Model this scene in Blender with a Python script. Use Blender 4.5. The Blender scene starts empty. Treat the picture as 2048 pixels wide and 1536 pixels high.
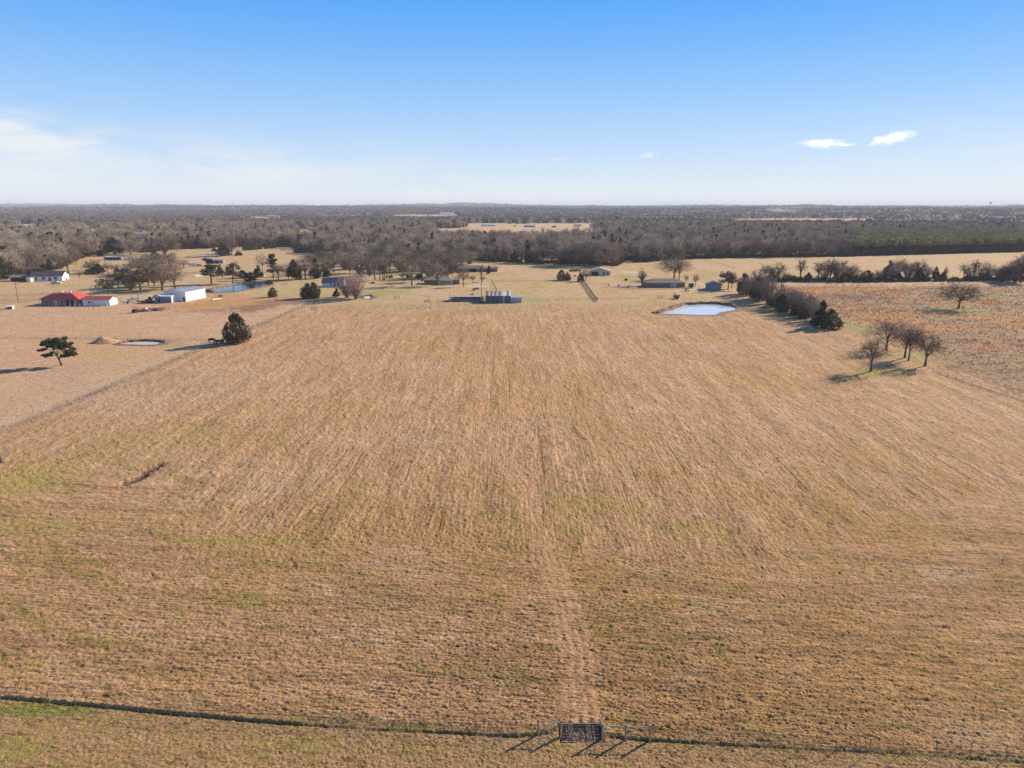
import bpy, bmesh, math, random
import numpy as np
from mathutils import Vector, Matrix

random.seed(7)
RNG = np.random.default_rng(11)
S = bpy.context.scene
COL = S.collection

# ------------------------------------------------------------------ camera
PITCH = math.radians(14.7)
CAM_H = 45.0
F = 1365.33                      # focal length in photo pixels (24 mm on 36 mm, 2048 wide)
cd = bpy.data.cameras.new('camera')
cam = bpy.data.objects.new('camera', cd)
COL.objects.link(cam)
cam.location = (0, 0, CAM_H)
cam.rotation_euler = (math.radians(90) - PITCH, 0, 0)
cd.lens = 24
cd.sensor_width = 36
cd.clip_start = 0.5
cd.clip_end = 60000
S.camera = cam

# ------------------------------------------------------------------ light
SUN_EL = math.radians(25)
SUN_AZ = math.radians(55)        # clockwise from +Y: in front, to the right
sdir = Vector((math.sin(SUN_AZ) * math.cos(SUN_EL), math.cos(SUN_AZ) * math.cos(SUN_EL), math.sin(SUN_EL)))
ld = bpy.data.lights.new('sun', 'SUN')
ld.energy = 5.0
ld.angle = math.radians(0.53)
ld.color = (1.0, 0.87, 0.69)
sun = bpy.data.objects.new('sun', ld)
COL.objects.link(sun)
sun.rotation_euler = (-sdir).to_track_quat('-Z', 'Y').to_euler()

world = bpy.data.worlds.new('World')
S.world = world
world.use_nodes = True
wt = world.node_tree
wt.nodes.clear()


def wn(kind, **kw):
    n = wt.nodes.new(kind)
    for k, v in kw.items():
        setattr(n, k, v)
    return n


wout = wn('ShaderNodeOutputWorld')
wbg = wn('ShaderNodeBackground')
wbg.inputs[1].default_value = 0.1
wt.links.new(wbg.outputs[0], wout.inputs[0])
wsky = wn('ShaderNodeTexSky', sky_type='NISHITA', sun_disc=False, sun_elevation=SUN_EL, sun_rotation=SUN_AZ,
          air_density=1.0, dust_density=0.1, ozone_density=4.0)
wtc = wn('ShaderNodeTexCoord')
wsep = wn('ShaderNodeSeparateXYZ')
wt.links.new(wtc.outputs['Generated'], wsep.inputs[0])
wramp = wn('ShaderNodeValToRGB')      # clear winter sky by elevation (sine of it)
cr = wramp.color_ramp
stops = [(0.0, (.86, .90, .94)), (.018, (.79, .87, .95)), (.073, (.546, .737, 1)), (.137, (.337, .611, 1)),
         (.197, (.195, .491, 1)), (.253, (.098, .407, 1)), (.45, (.055, .22, .60)), (1.0, (.045, .13, .34))]  # last stops, above the view, toned down to weaken the blue fill
while len(cr.elements) < len(stops):
    cr.elements.new(0.5)
for e, (p, c) in zip(cr.elements, stops):
    e.position = p
    e.color = (*c, 1)
wt.links.new(wsep.outputs[2], wramp.inputs[0])
wmul = wn('ShaderNodeMix', data_type='RGBA', blend_type='MULTIPLY')
wmul.inputs[0].default_value = 1
wt.links.new(wramp.outputs[0], wmul.inputs[6])
SKYK = 6.05
wmul.inputs[7].default_value = (SKYK, SKYK, SKYK, 1)
# thin high cloud: streaks by direction, low in the sky
wmap = wn('ShaderNodeVectorMath', operation='MULTIPLY')
wmap.inputs[1].default_value = (2.2, 2.2, 11.0)
wt.links.new(wtc.outputs['Generated'], wmap.inputs[0])
wnoi = wn('ShaderNodeTexNoise')
wnoi.inputs['Scale'].default_value = 2.3
wnoi.inputs['Detail'].default_value = 9
wnoi.inputs['Roughness'].default_value = 0.52
wnoi.inputs['Distortion'].default_value = 0.5
wt.links.new(wmap.outputs[0], wnoi.inputs['Vector'])


def wmath(op, a, b=None, clamp=False):
    n = wn('ShaderNodeMath', operation=op, use_clamp=clamp)
    for i, v in enumerate((a, b)):
        if v is None:
            continue
        if isinstance(v, (int, float)):
            n.inputs[i].default_value = v
        else:
            wt.links.new(v, n.inputs[i])
    return n.outputs[0]


def wdirs(px, py):
    u, v = (px - 1024) / F, (768 - py) / F
    d = Vector((u, math.cos(PITCH) + v * math.sin(PITCH), -math.sin(PITCH) + v * math.cos(PITCH)))
    return d.normalized()


def streak(px, py, wpx, hpx, k, tilt=0.0):
    """soft elliptical bank of thin cloud at one direction of the sky"""
    d = wdirs(px, py)
    right = Vector((d.y, -d.x, 0)).normalized()
    up = right.cross(d).normalized()
    r2 = right * math.cos(tilt) + up * math.sin(tilt)
    u2 = up * math.cos(tilt) - right * math.sin(tilt)
    out = []
    for ax, s in ((r2, wpx / F), (u2, hpx / F)):
        dn = wn('ShaderNodeVectorMath', operation='DOT_PRODUCT')
        wt.links.new(wtc.outputs['Generated'], dn.inputs[0])
        dn.inputs[1].default_value = ax
        q = wmath('DIVIDE', wmath('SUBTRACT', dn.outputs['Value'], ax.dot(d)), s)
        out.append(wmath('MULTIPLY', q, q))
    fr = wn('ShaderNodeVectorMath', operation='DOT_PRODUCT')
    wt.links.new(wtc.outputs['Generated'], fr.inputs[0])
    fr.inputs[1].default_value = d
    m = wmath('EXPONENT', wmath('MULTIPLY', wmath('ADD', out[0], out[1]), -1.0))
    m = wmath('MULTIPLY', m, wmath('GREATER_THAN', fr.outputs['Value'], 0.0))
    return wmath('MULTIPLY', m, k)


banks = [streak(330, 336, 300, 44, 1.4, 0.02), streak(80, 284, 110, 15, 2.0, 0.10), streak(5, 240, 60, 24, 1.8, -0.1),
         streak(-260, 330, 330, 60, .8), streak(520, 375, 260, 22, .5),
         streak(-900, 300, 500, 80, .8), streak(2700, 250, 420, 60, .7)]
acc = banks[0]
for b in banks[1:]:
    acc = wmath('MAXIMUM', acc, b)
wr = wn('ShaderNodeMapRange')
wr.inputs['From Min'].default_value = 0.36
wr.inputs['From Max'].default_value = 0.60
wt.links.new(wnoi.outputs[0], wr.inputs['Value'])
cmask = wmath('MULTIPLY', acc, wmath('ADD', wmath('MULTIPLY', wr.outputs[0], 0.95), 0.06), clamp=True)
wcl = wn('ShaderNodeMix', data_type='RGBA')
wt.links.new(cmask, wcl.inputs[0])
wt.links.new(wmul.outputs[2], wcl.inputs[6])
wcl.inputs[7].default_value = (.87 * SKYK, .91 * SKYK, .95 * SKYK, 1)
wmix = wn('ShaderNodeMix', data_type='RGBA')
wmix.inputs[0].default_value = 0.06
wt.links.new(wcl.outputs[2], wmix.inputs[6])
wt.links.new(wsky.outputs[0], wmix.inputs[7])
wt.links.new(wmix.outputs[2], wbg.inputs[0])

S.view_settings.view_transform = 'Standard'
S.view_settings.look = 'None'
S.view_settings.gamma = 1
S.view_settings.use_curve_mapping = False
S.view_settings.exposure = 0.68
S.render.engine = 'CYCLES'
S.cycles.max_bounces = 5
S.cycles.diffuse_bounces = 3
S.cycles.glossy_bounces = 2
S.cycles.transparent_max_bounces = 8
S.cycles.volume_bounces = 1
S.cycles.use_denoising = True
S.cycles.denoiser = 'OPENIMAGEDENOISE'
S.cycles.denoising_input_passes = 'RGB_ALBEDO_NORMAL'
S.cycles.denoising_prefilter = 'NONE'
S.render.use_persistent_data = False


# ------------------------------------------------------------------ helpers
def ray(px, py):
    u, v = (px - 1024) / F, (768 - py) / F
    return (u, math.cos(PITCH) + v * math.sin(PITCH), -math.sin(PITCH) + v * math.cos(PITCH))


def gp(px, py, z=0.0):
    d = ray(px, py)
    t = (z - CAM_H) / d[2]
    return Vector((d[0] * t, d[1] * t, z))


def mpp(px, py):                 # metres per photo pixel at the ground point
    d = ray(px, py)
    return (-CAM_H / d[2]) / F


def ztop(py, y):                 # height of something seen at row py standing at depth y
    d = ray(1024, py)
    return CAM_H + d[2] * y / d[1]


def tile_noise(n, beta, seed, lo=1, hi=None):
    r = np.random.default_rng(seed)
    f = np.fft.fftfreq(n) * n
    kx, ky = np.meshgrid(f, f)
    k = np.hypot(kx, ky)
    k[0, 0] = 1
    amp = k ** (-beta / 2)
    amp[k < lo] = 0
    if hi:
        amp[k > hi] = 0
    amp[0, 0] = 0
    a = np.fft.ifft2(amp * np.exp(2j * np.pi * r.random((n, n)))).real
    return (a / a.std()).astype(np.float32)


N_BIG = tile_noise(512, 2.6, 1, 3)
N_MID = tile_noise(512, 2.0, 2, 6)
N_FINE = tile_noise(512, 1.2, 3, 20)
N_SOFT = tile_noise(256, 4.0, 4, 1, 7)


def smp(N, x, y, size):
    """bilinear sample of a tiling noise whose tile is `size` metres"""
    n = N.shape[0]
    u = (np.asarray(x) / size * n) % n
    v = (np.asarray(y) / size * n) % n
    i, j = u.astype(int) % n, v.astype(int) % n
    fu, fv = u - np.floor(u), v - np.floor(v)
    i1, j1 = (i + 1) % n, (j + 1) % n
    return (N[j, i] * (1 - fu) * (1 - fv) + N[j, i1] * fu * (1 - fv) + N[j1, i] * (1 - fu) * fv + N[j1, i1] * fu * fv)


def sstep(a, b, x):
    t = np.clip((x - a) / (b - a), 0, 1)
    return t * t * (3 - 2 * t)


def in_poly(x, y, poly):
    inside = np.zeros(x.shape, bool)
    n = len(poly)
    for k in range(n):
        x0, y0 = poly[k]
        x1, y1 = poly[(k + 1) % n]
        if y0 == y1:
            continue
        c = ((y0 > y) != (y1 > y)) & (x < (x1 - x0) * (y - y0) / (y1 - y0) + x0)
        inside ^= c
    return inside


def seg_dist(x, y, pts, closed=False):
    d = np.full(x.shape, 1e9)
    n = len(pts)
    for k in range(n if closed else n - 1):
        x0, y0 = pts[k]
        x1, y1 = pts[(k + 1) % n]
        L2 = (x1 - x0) ** 2 + (y1 - y0) ** 2 + 1e-9
        t = np.clip(((x - x0) * (x1 - x0) + (y - y0) * (y1 - y0)) / L2, 0, 1)
        d = np.minimum(d, np.hypot(x - x0 - t * (x1 - x0), y - y0 - t * (y1 - y0)))
    return d


def gpoly(pts):
    return [(gp(*p).x, gp(*p).y) for p in pts]


MATS = {}


def mat(name, rgb, rough=0.8, var=0.0, scale=3.0, metallic=0.0, rand=0.0, bump=0.0, spec=0.3, stretch=None, rgb2=None):
    if name in MATS:
        return MATS[name]
    m = bpy.data.materials.new(name)
    m.use_nodes = True
    nt = m.node_tree
    b = nt.nodes['Principled BSDF']
    b.inputs['Roughness'].default_value = rough
    b.inputs['Metallic'].default_value = metallic
    b.inputs['Specular IOR Level'].default_value = spec
    b.inputs['Base Color'].default_value = (*rgb, 1)
    if var or rand or bump:
        tc = nt.nodes.new('ShaderNodeTexCoord')
        mp = nt.nodes.new('ShaderNodeMapping')
        nt.links.new(tc.outputs['Object'], mp.inputs[0])
        if stretch:
            mp.inputs['Scale'].default_value = stretch
        no = nt.nodes.new('ShaderNodeTexNoise')
        no.inputs['Scale'].default_value = scale
        no.inputs['Detail'].default_value = 4
        nt.links.new(mp.outputs[0], no.inputs['Vector'])
        mx = nt.nodes.new('ShaderNodeMix')
        mx.data_type = 'RGBA'
        c2 = rgb2 or tuple(min(1, c * (1 + var)) for c in rgb)
        c1 = rgb if rgb2 else tuple(c * (1 - var) for c in rgb)
        mx.inputs[6].default_value = (*c1, 1)
        mx.inputs[7].default_value = (*c2, 1)
        rg = nt.nodes.new('ShaderNodeMapRange')
        rg.inputs[1].default_value = .3
        rg.inputs[2].default_value = .7
        nt.links.new(no.outputs[0], rg.inputs[0])
        nt.links.new(rg.outputs[0], mx.inputs[0])
        last = mx.outputs[2]
        if rand:
            oi = nt.nodes.new('ShaderNodeObjectInfo')
            hs = nt.nodes.new('ShaderNodeHueSaturation')
            r2 = nt.nodes.new('ShaderNodeMapRange')
            r2.inputs[3].default_value = 1 - rand
            r2.inputs[4].default_value = 1 + rand
            nt.links.new(oi.outputs['Random'], r2.inputs[0])
            nt.links.new(r2.outputs[0], hs.inputs['Value'])
            r3 = nt.nodes.new('ShaderNodeMapRange')
            r3.inputs[3].default_value = .47
            r3.inputs[4].default_value = .53
            fr = nt.nodes.new('ShaderNodeMath')
            fr.operation = 'FRACT'
            mm = nt.nodes.new('ShaderNodeMath')
            mm.operation = 'MULTIPLY'
            mm.inputs[1].default_value = 17.3
            nt.links.new(oi.outputs['Random'], mm.inputs[0])
            nt.links.new(mm.outputs[0], fr.inputs[0])
            nt.links.new(fr.outputs[0], r3.inputs[0])
            nt.links.new(r3.outputs[0], hs.inputs['Hue'])
            nt.links.new(last, hs.inputs['Color'])
            last = hs.outputs[0]
        nt.links.new(last, b.inputs['Base Color'])
        if bump:
            bp = nt.nodes.new('ShaderNodeBump')
            bp.inputs['Strength'].default_value = bump
            bp.inputs['Distance'].default_value = 0.1
            nt.links.new(no.outputs[0], bp.inputs['Height'])
            nt.links.new(bp.outputs[0], b.inputs['Normal'])
    MATS[name] = m
    return m


class MB:
    """collects simple shapes into one mesh"""

    def __init__(self):
        self.v, self.f = [], []

    def add(self, vs, fs):
        o = len(self.v)
        self.v += [tuple(p) for p in vs]
        self.f += [tuple(i + o for i in f) for f in fs]
        return self

    def box(self, c, s, rz=0.0, ry=0.0, rx=0.0):
        M = Matrix.Translation(c) @ Matrix.Rotation(rz, 4, 'Z') @ Matrix.Rotation(ry, 4, 'Y') @ Matrix.Rotation(rx, 4, 'X')
        vs = [M @ Vector((x * s[0] / 2, y * s[1] / 2, z * s[2] / 2)) for x in (-1, 1) for y in (-1, 1) for z in (-1, 1)]
        return self.add(vs, [(0, 1, 3, 2), (4, 6, 7, 5), (0, 4, 5, 1), (2, 3, 7, 6), (0, 2, 6, 4), (1, 5, 7, 3)])

    def tube(self, pts, rads, n=6, cap=True):
        pts = [Vector(p) for p in pts]
        if isinstance(rads, (int, float)):
            rads = [rads] * len(pts)
        rings = []
        for i, p in enumerate(pts):
            t = (pts[min(i + 1, len(pts) - 1)] - pts[max(i - 1, 0)])
            t = t.normalized() if t.length > 1e-6 else Vector((0, 0, 1))
            a = t.cross(Vector((0.31, 0.95, 0.05))).normalized()
            if a.length < .1:
                a = t.cross(Vector((1, 0, 0))).normalized()
            b = t.cross(a)
            rings.append([p + (a * math.cos(q) + b * math.sin(q)) * rads[i] for q in [2 * math.pi * k / n for k in range(n)]])
        vs = [v for r in rings for v in r]
        fs = []
        for i in range(len(pts) - 1):
            for k in range(n):
                k2 = (k + 1) % n
                fs.append((i * n + k, i * n + k2, (i + 1) * n + k2, (i + 1) * n + k))
        if cap:
            fs.append(tuple(range(n))[::-1])
            fs.append(tuple((len(pts) - 1) * n + k for k in range(n)))
        return self.add(vs, fs)

    def prism(self, poly, y0, y1):
        """polygon in x,z pushed along y"""
        n = len(poly)
        vs = [(x, y0, z) for x, z in poly] + [(x, y1, z) for x, z in poly]
        fs = [tuple(range(n)), tuple(range(2 * n - 1, n - 1, -1))]
        fs += [(k, k + n, (k + 1) % n + n, (k + 1) % n) for k in range(n)]
        return self.add(vs, fs)

    def slab(self, quad, t):
        """a flat quad given thickness t downwards"""
        q = [Vector(p) for p in quad]
        nrm = (q[1] - q[0]).cross(q[2] - q[0]).normalized()
        if nrm.z < 0:
            nrm = -nrm
        vs = q + [p - nrm * t for p in q]
        n = len(q)
        fs = [tuple(range(n)), tuple(range(2 * n - 1, n - 1, -1))] + [(k, k + n, (k + 1) % n + n, (k + 1) % n) for k in range(n)]
        return self.add(vs, fs)

    def mesh(self, name):
        me = bpy.data.meshes.new(name)
        me.from_pydata(self.v, [], self.f)
        bm = bmesh.new()
        bm.from_mesh(me)
        bmesh.ops.recalc_face_normals(bm, faces=bm.faces)
        bm.to_mesh(me)
        bm.free()
        return me

    def obj(self, name, m, parent=None, loc=None, label=None):
        me = self.mesh(name)
        me.materials.append(m)
        return link(name, me, parent, loc, label)


def link(name, me, parent=None, loc=None, label=None):
    o = bpy.data.objects.new(name, me)
    COL.objects.link(o)
    if parent:
        o.parent = parent
    if loc is not None:
        o.location = loc
    if label:
        o['label'] = label
    return o


def thing(name, label, cat, loc=(0, 0, 0), rz=0.0, group=None):
    o = bpy.data.objects.new(name, None)
    o.empty_display_size = 0.3
    COL.objects.link(o)
    o.location = loc
    o.rotation_euler = (0, 0, rz)
    o['label'] = label
    o['category'] = cat
    if group:
        o['group'] = group
    return o


def kind(o, k):
    o['kind'] = k
    return o


def np_mesh(name, V, Fq, smooth=False):
    me = bpy.data.meshes.new(name)
    V = np.asarray(V, np.float32)
    Fq = np.asarray(Fq, np.int32)
    nf, k = Fq.shape
    me.vertices.add(len(V))
    me.vertices.foreach_set('co', V.ravel())
    me.loops.add(nf * k)
    me.loops.foreach_set('vertex_index', Fq.ravel())
    me.polygons.add(nf)
    me.polygons.foreach_set('loop_start', np.arange(0, nf * k, k, dtype=np.int32))
    if smooth:
        me.polygons.foreach_set('use_smooth', np.ones(nf, bool))
    me.update(calc_edges=True)
    return me


# ------------------------------------------------------------------ the lie of the land
def near_fence_y(x):
    return 50.9 - 0.0767 * x


def left_fence_x(y):
    return -104.5 + (y - 131) * 0.05


RIGHT_X = 124.0
POND_MAIN = gpoly([(1318, 627), (1345, 619), (1370, 610), (1405, 607.5), (1440, 608), (1462, 612), (1474, 617), (1462, 621),
                   (1440, 624), (1432, 629.5), (1400, 629.5), (1360, 628)])
POND_BLUE = gpoly([(425, 578), (440, 574), (462, 570), (485, 567.5), (510, 566.5), (536, 566), (537, 570), (520, 574), (505, 576),
                   (488, 579), (465, 583), (440, 585), (428, 583.5)])
POND_MILKY = gpoly([(239, 687.5), (258, 683.5), (280, 682), (305, 682), (326, 683.5), (322, 687), (303, 689.3), (270, 688.7)])
POND_FAR = gpoly([(376, 513), (392, 511), (412, 509.3), (438, 509), (442, 511.5), (420, 513.3), (398, 514)])
POND_SMALL = gpoly([(727, 596), (730, 591.5), (740, 591), (744, 594), (737, 597.5)])
PONDS = [POND_MAIN, POND_BLUE, POND_MILKY, POND_FAR, POND_SMALL]

# line where the woods begin, as (photo x, photo y)
FRONT = [(-700, 600), (-200, 575), (0, 560), (40, 552), (70, 546), (110, 540), (128, 528), (165, 514), (205, 505), (255, 503), (300, 505),
         (345, 499), (420, 497), (455, 493), (590, 494), (600, 499), (640, 510), (690, 520), (740, 526), (800, 525), (850, 528), (900, 525),
         (950, 521), (1050, 527), (1187, 530), (1232, 532), (1240, 521), (1270, 520), (1277, 526), (1323, 522), (1382, 518), (1450, 516),
         (1623, 514), (1717, 512), (1865, 508), (2021, 504), (2300, 500), (2900, 497)]
FR = np.array([(math.atan2(gp(*p).x, gp(*p).y), gp(*p).to_2d().length) for p in FRONT])

# far fields seen between the woods: photo x0, x1, top row, bottom row
FAR_FIELDS = [(935, 1190, 446, 462), (872, 945, 456, 462), (1425, 1720, 437.5, 441.5), (-30, 16, 449, 457), (78, 140, 447, 454),
              (520, 600, 433, 437), (790, 935, 430.5, 433.5), (1030, 1120, 518, 527), (300, 345, 462, 466), (480, 500, 441, 446),
              (618, 660, 458, 464), (1500, 1565, 423.5, 425.5), (1815, 1845, 416, 417.6), (1830, 1880, 435.5, 437.5), (660, 770, 430, 432.5), (225, 256, 462, 466), (266, 290, 462, 466), (182, 195, 461, 464.5), (484, 498, 484, 489),
              (412, 432, 447, 450.5), (1420, 1437, 451, 455)]
PINE_POLY_A = [math.atan2(gp(1700, 512).x, gp(1700, 512).y), 0.9]


def ang_dist(x, y):
    return np.arctan2(x, y), np.hypot(x, y)


def front_r(a):
    return np.interp(a, FR[:, 0], FR[:, 1])


def far_field_mask(x, y):
    m = np.zeros(np.shape(x), bool)
    wa = .006 * smp(N_MID, x, y, 2600)
    for (x0, x1, yt, yb) in FAR_FIELDS:
        r1 = gp(1024, yt).y
        r0 = gp(1024, yb).y * (0.74 if yb < 500 else 1.0)
        if yb < 500:
            a0, a1 = (x0 - 1024) / F / math.cos(PITCH), (x1 - 1024) / F / math.cos(PITCH)
        else:
            a0, a1 = gp(x0, yb).x / gp(x0, yb).y, gp(x1, yb).x / gp(x1, yb).y
        wob = 1 + 0.02 * smp(N_MID, x, y, 3000)
        m |= (y > r0 * wob) & (y < r1 * wob) & (x / y + wa > a0) & (x / y + wa < a1)
    return m


def hills(x, y):
    r = np.hypot(x, y)
    k = sstep(1500, 9000, r)
    h = k * (10 + 13 * smp(N_BIG, x + 900, y, 26000) + 4 * smp(N_MID, x, y, 9000))
    a = np.arctan2(x, y)
    h = h + sstep(6000, 12000, r) * (16 * np.exp(-((a + .60) / .22) ** 2) + 8 * np.exp(-((a + .1) / .12) ** 2))
    return np.clip(h, -3, 60)


def row_phase(x, y):
    """metres across the x-wise passes, across the y-wise passes, and the weight of the x-wise ones"""
    yy = y + 0.0767 * x
    cx0, cx1, cy = -72.0, 92.0, 94.0 + 8.0 * smp(N_SOFT, x, y, 170)
    dx = np.maximum(np.maximum(cx0 - x, x - cx1), 0)
    dy = np.maximum(cy - yy, 0)
    d = np.hypot(dx, dy)
    wob = 1.1 * smp(N_SOFT, x, y, 520)
    pa = np.where(dx > 0, cy - d, yy) + wob
    pb = np.where(dy > 0, np.where(x < cx0, cx0 - d, np.where(x > cx1, cx1 + d, x)), x) + wob
    wx = np.where(dx > 0, (dy / np.maximum(d, 1e-6)) ** 2, 1.0) * sstep(-2, 15, dy + 3.0 * smp(N_MID, x, y, 90))
    wx = np.where(dy <= 0, 0, wx)
    return pa, pb, wx


TRACK = gpoly([(1163, 1446), (1158, 1380), (1152, 1300), (1135, 1220), (1108, 1140), (1085, 1060), (1048, 985), (1010, 930), (985, 880), (965, 800), (955, 720)])
BERM = [(-70.0, 56.6), (-48.2, 54.8), (-40, 53.7), (-32, 52.8), (-23.6, 51.9), (-10, 50.9), (0.2, 50.0), (3.4, 50.4)]
BERM2 = [(8.8, 49.9), (12, 49.5), (20, 48.8), (30, 48.2), (43, 47.3), (70, 45.2)]


def land(x, y):
    """height and reflectance of the ground"""
    x = np.asarray(x, np.float64)
    y = np.asarray(y, np.float64)
    r = np.hypot(x, y)
    nb, nm, nf = smp(N_BIG, x, y, 420), smp(N_MID, x + 31, y, 150), smp(N_FINE, x, y + 7, 34)
    nl = smp(N_BIG, x + 500, y + 90, 1800)
    pa, pb, wx = row_phase(x, y)
    ph = np.where(wx > .5, pa, pb)
    run = np.where(wx > .5, x, y)
    ytop = 318 + 4 * nb + 6 * sstep(40, 90, x)
    field = ((x > left_fence_x(y)) & (x < RIGHT_X + 1.5 * nm) & (y > near_fence_y(x)) & (y < ytop + 14))
    fsoft = field * sstep(14, -22, y - ytop - 5 * nm)
    # the hay field
    A, B, C, D = (np.array(c) for c in ((.470, .276, .145), (.440, .254, .110), (.330, .236, .086), (.53, .345, .215)))

    def mixc(c, d, t):
        return c * (1 - t[..., None]) + d * t[..., None]

    one = np.ones(x.shape)
    c = np.broadcast_to(A, x.shape + (3,)).copy()
    c = mixc(c, B, sstep(-.6, 1.6, nb + .4 * nm) * .8)
    c = mixc(c, D, sstep(.5, 2.0, smp(N_MID, x * .6, y, 190) - .3 * nb) * .6)
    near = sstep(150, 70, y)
    lf = sstep(-30, -75, x) * sstep(170, 110, y)
    green = sstep(.35, 1.6, smp(N_MID, x * .35 + 13, y * 1.0 + .5 * x, 120) + .55 * smp(N_FINE, x * .5, y, 70) + .35 * lf + .35 * near - .35)
    c = mixc(c, C, green * (.25 + .5 * near + .3 * lf))
    # bands along the passes
    bx = smp(N_MID, run * .10, ph * 1.0, 60) * 1.0
    c *= (1 + .10 * bx[..., None])
    pale = sstep(.8, 2.2, smp(N_FINE, run * .15, ph, 42) + .3 * nm)
    c = mixc(c, D, pale * .55)
    c = c * (1 - near[..., None] * np.array((.12, .14, .19)))  # nearer stubble darkened in colour to carry its stronger shadows
    # land outside the field
    gL = ((x < left_fence_x(y)) & (y < 345))
    cl = np.broadcast_to(np.array((.530, .322, .190)), c.shape) * (1 + .05 * nm[..., None])
    cl = mixc(cl, np.array((.50, .32, .155)), sstep(.2, 1.6, nb) * .7)
    c = np.where(gL[..., None], cl, c)
    far = (y >= ytop - 22) & (x >= left_fence_x(y)) | (y >= 345)
    kf = np.where(y >= 345, 1.0, sstep(-22, 14, y - ytop - 5 * nm))
    cf = np.broadcast_to(np.array((.49, .335, .165)), c.shape) * (1 + .05 * nm[..., None])
    cf = mixc(cf, np.array((.53, .34, .195)), sstep(-.2, 1.2, nb))
    cf = mixc(cf, np.array((.37, .28, .09)), sstep(.7, 1.7, smp(N_MID, x * .6, y * .5, 260)) * .75 * sstep(620, 480, y))
    c = np.where(far[..., None], mixc(c, cf, kf), c)
    # rough pasture on the right
    rough = (x > RIGHT_X + 2 * nm) & (y > 60) & (r < front_r(np.arctan2(x, y)))
    yline = 392 + .06 * (x - 128)
    rp = rough & (y < yline + 8 * nm)
    cr_ = np.broadcast_to(np.array((.355, .215, .122)), c.shape) * (1 + .22 * nf[..., None])
    cr_ = mixc(cr_, np.array((.37, .265, .115)), sstep(.3, 1.4, smp(N_MID, x * .5, y * 1.2, 200)) * .7)
    om = smp(N_MID, x * .55 + 77, y * 1.1, 230) + .5 * smp(N_FINE, x * .5, y, 90)
    cr_ = mixc(cr_, np.array((.52, .235, .085)), sstep(.15, 1.3, om) * sstep(190, 235, y))
    cr_ = mixc(cr_, np.array((.150, .10, .075)), sstep(.35, 1.5, smp(N_MID, x * .4 + 5, y * 1.3 + 40, 170)) * .8)
    cr_ = mixc(cr_, np.array((.09, .055, .04)), sstep(.9, 1.9, nf + .5 * smp(N_FINE, x, y, 90)) * .85)
    c = np.where(rp[..., None], cr_, c)
    # near strip below the fence
    ns = y < near_fence_y(x)
    cn = np.broadcast_to(np.array((.385, .232, .112)), c.shape)
    cn = mixc(cn, np.array((.285, .222, .062)), sstep(.3, 1.5, smp(N_MID, x, y, 45) + .4 * nf + .3 * sstep(-10, -45, x)) * .75)
    c = np.where(ns[..., None], cn, c)
    # woods floor and far fields
    fm = (r > front_r(np.arctan2(x, y)) + 5 * nm)
    ff = far_field_mask(x, y)
    wood = fm & ~ff
    c = np.where(wood[..., None], np.array((.17, .125, .085)) * (1 + .15 * nm[..., None]), c)
    c = np.where((fm & ff)[..., None], np.array((.53, .355, .195)) * (1 + .06 * nl[..., None]), c)
    h = hills(x, y)

    # patches of other ground, each an ellipse with a soft uneven edge
    def blob(px, py, rx, ry, colr, k=1.0, soft=.35):
        nonlocal c
        g = gp(px, py)
        sx = rx * mpp(px, py)
        y0, y1 = gp(px, py - ry).y, gp(px, py + ry).y
        q = np.hypot((x - g.x) / sx, np.where(y > g.y, (y - g.y) / (y0 - g.y), (g.y - y) / (g.y - y1)))
        t = (1 - sstep(1 - soft, 1 + soft, q + .18 * nm + .1 * nf)) * k
        c = c * (1 - t[..., None]) + np.array(colr) * t[..., None]

    ORG, BRN, STRAW, YEL, GRN, DK = (.47, .25, .105), (.205, .135, .09), (.50, .375, .235), (.40, .315, .115), (.23, .235, .055), (.11, .085, .065)
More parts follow.
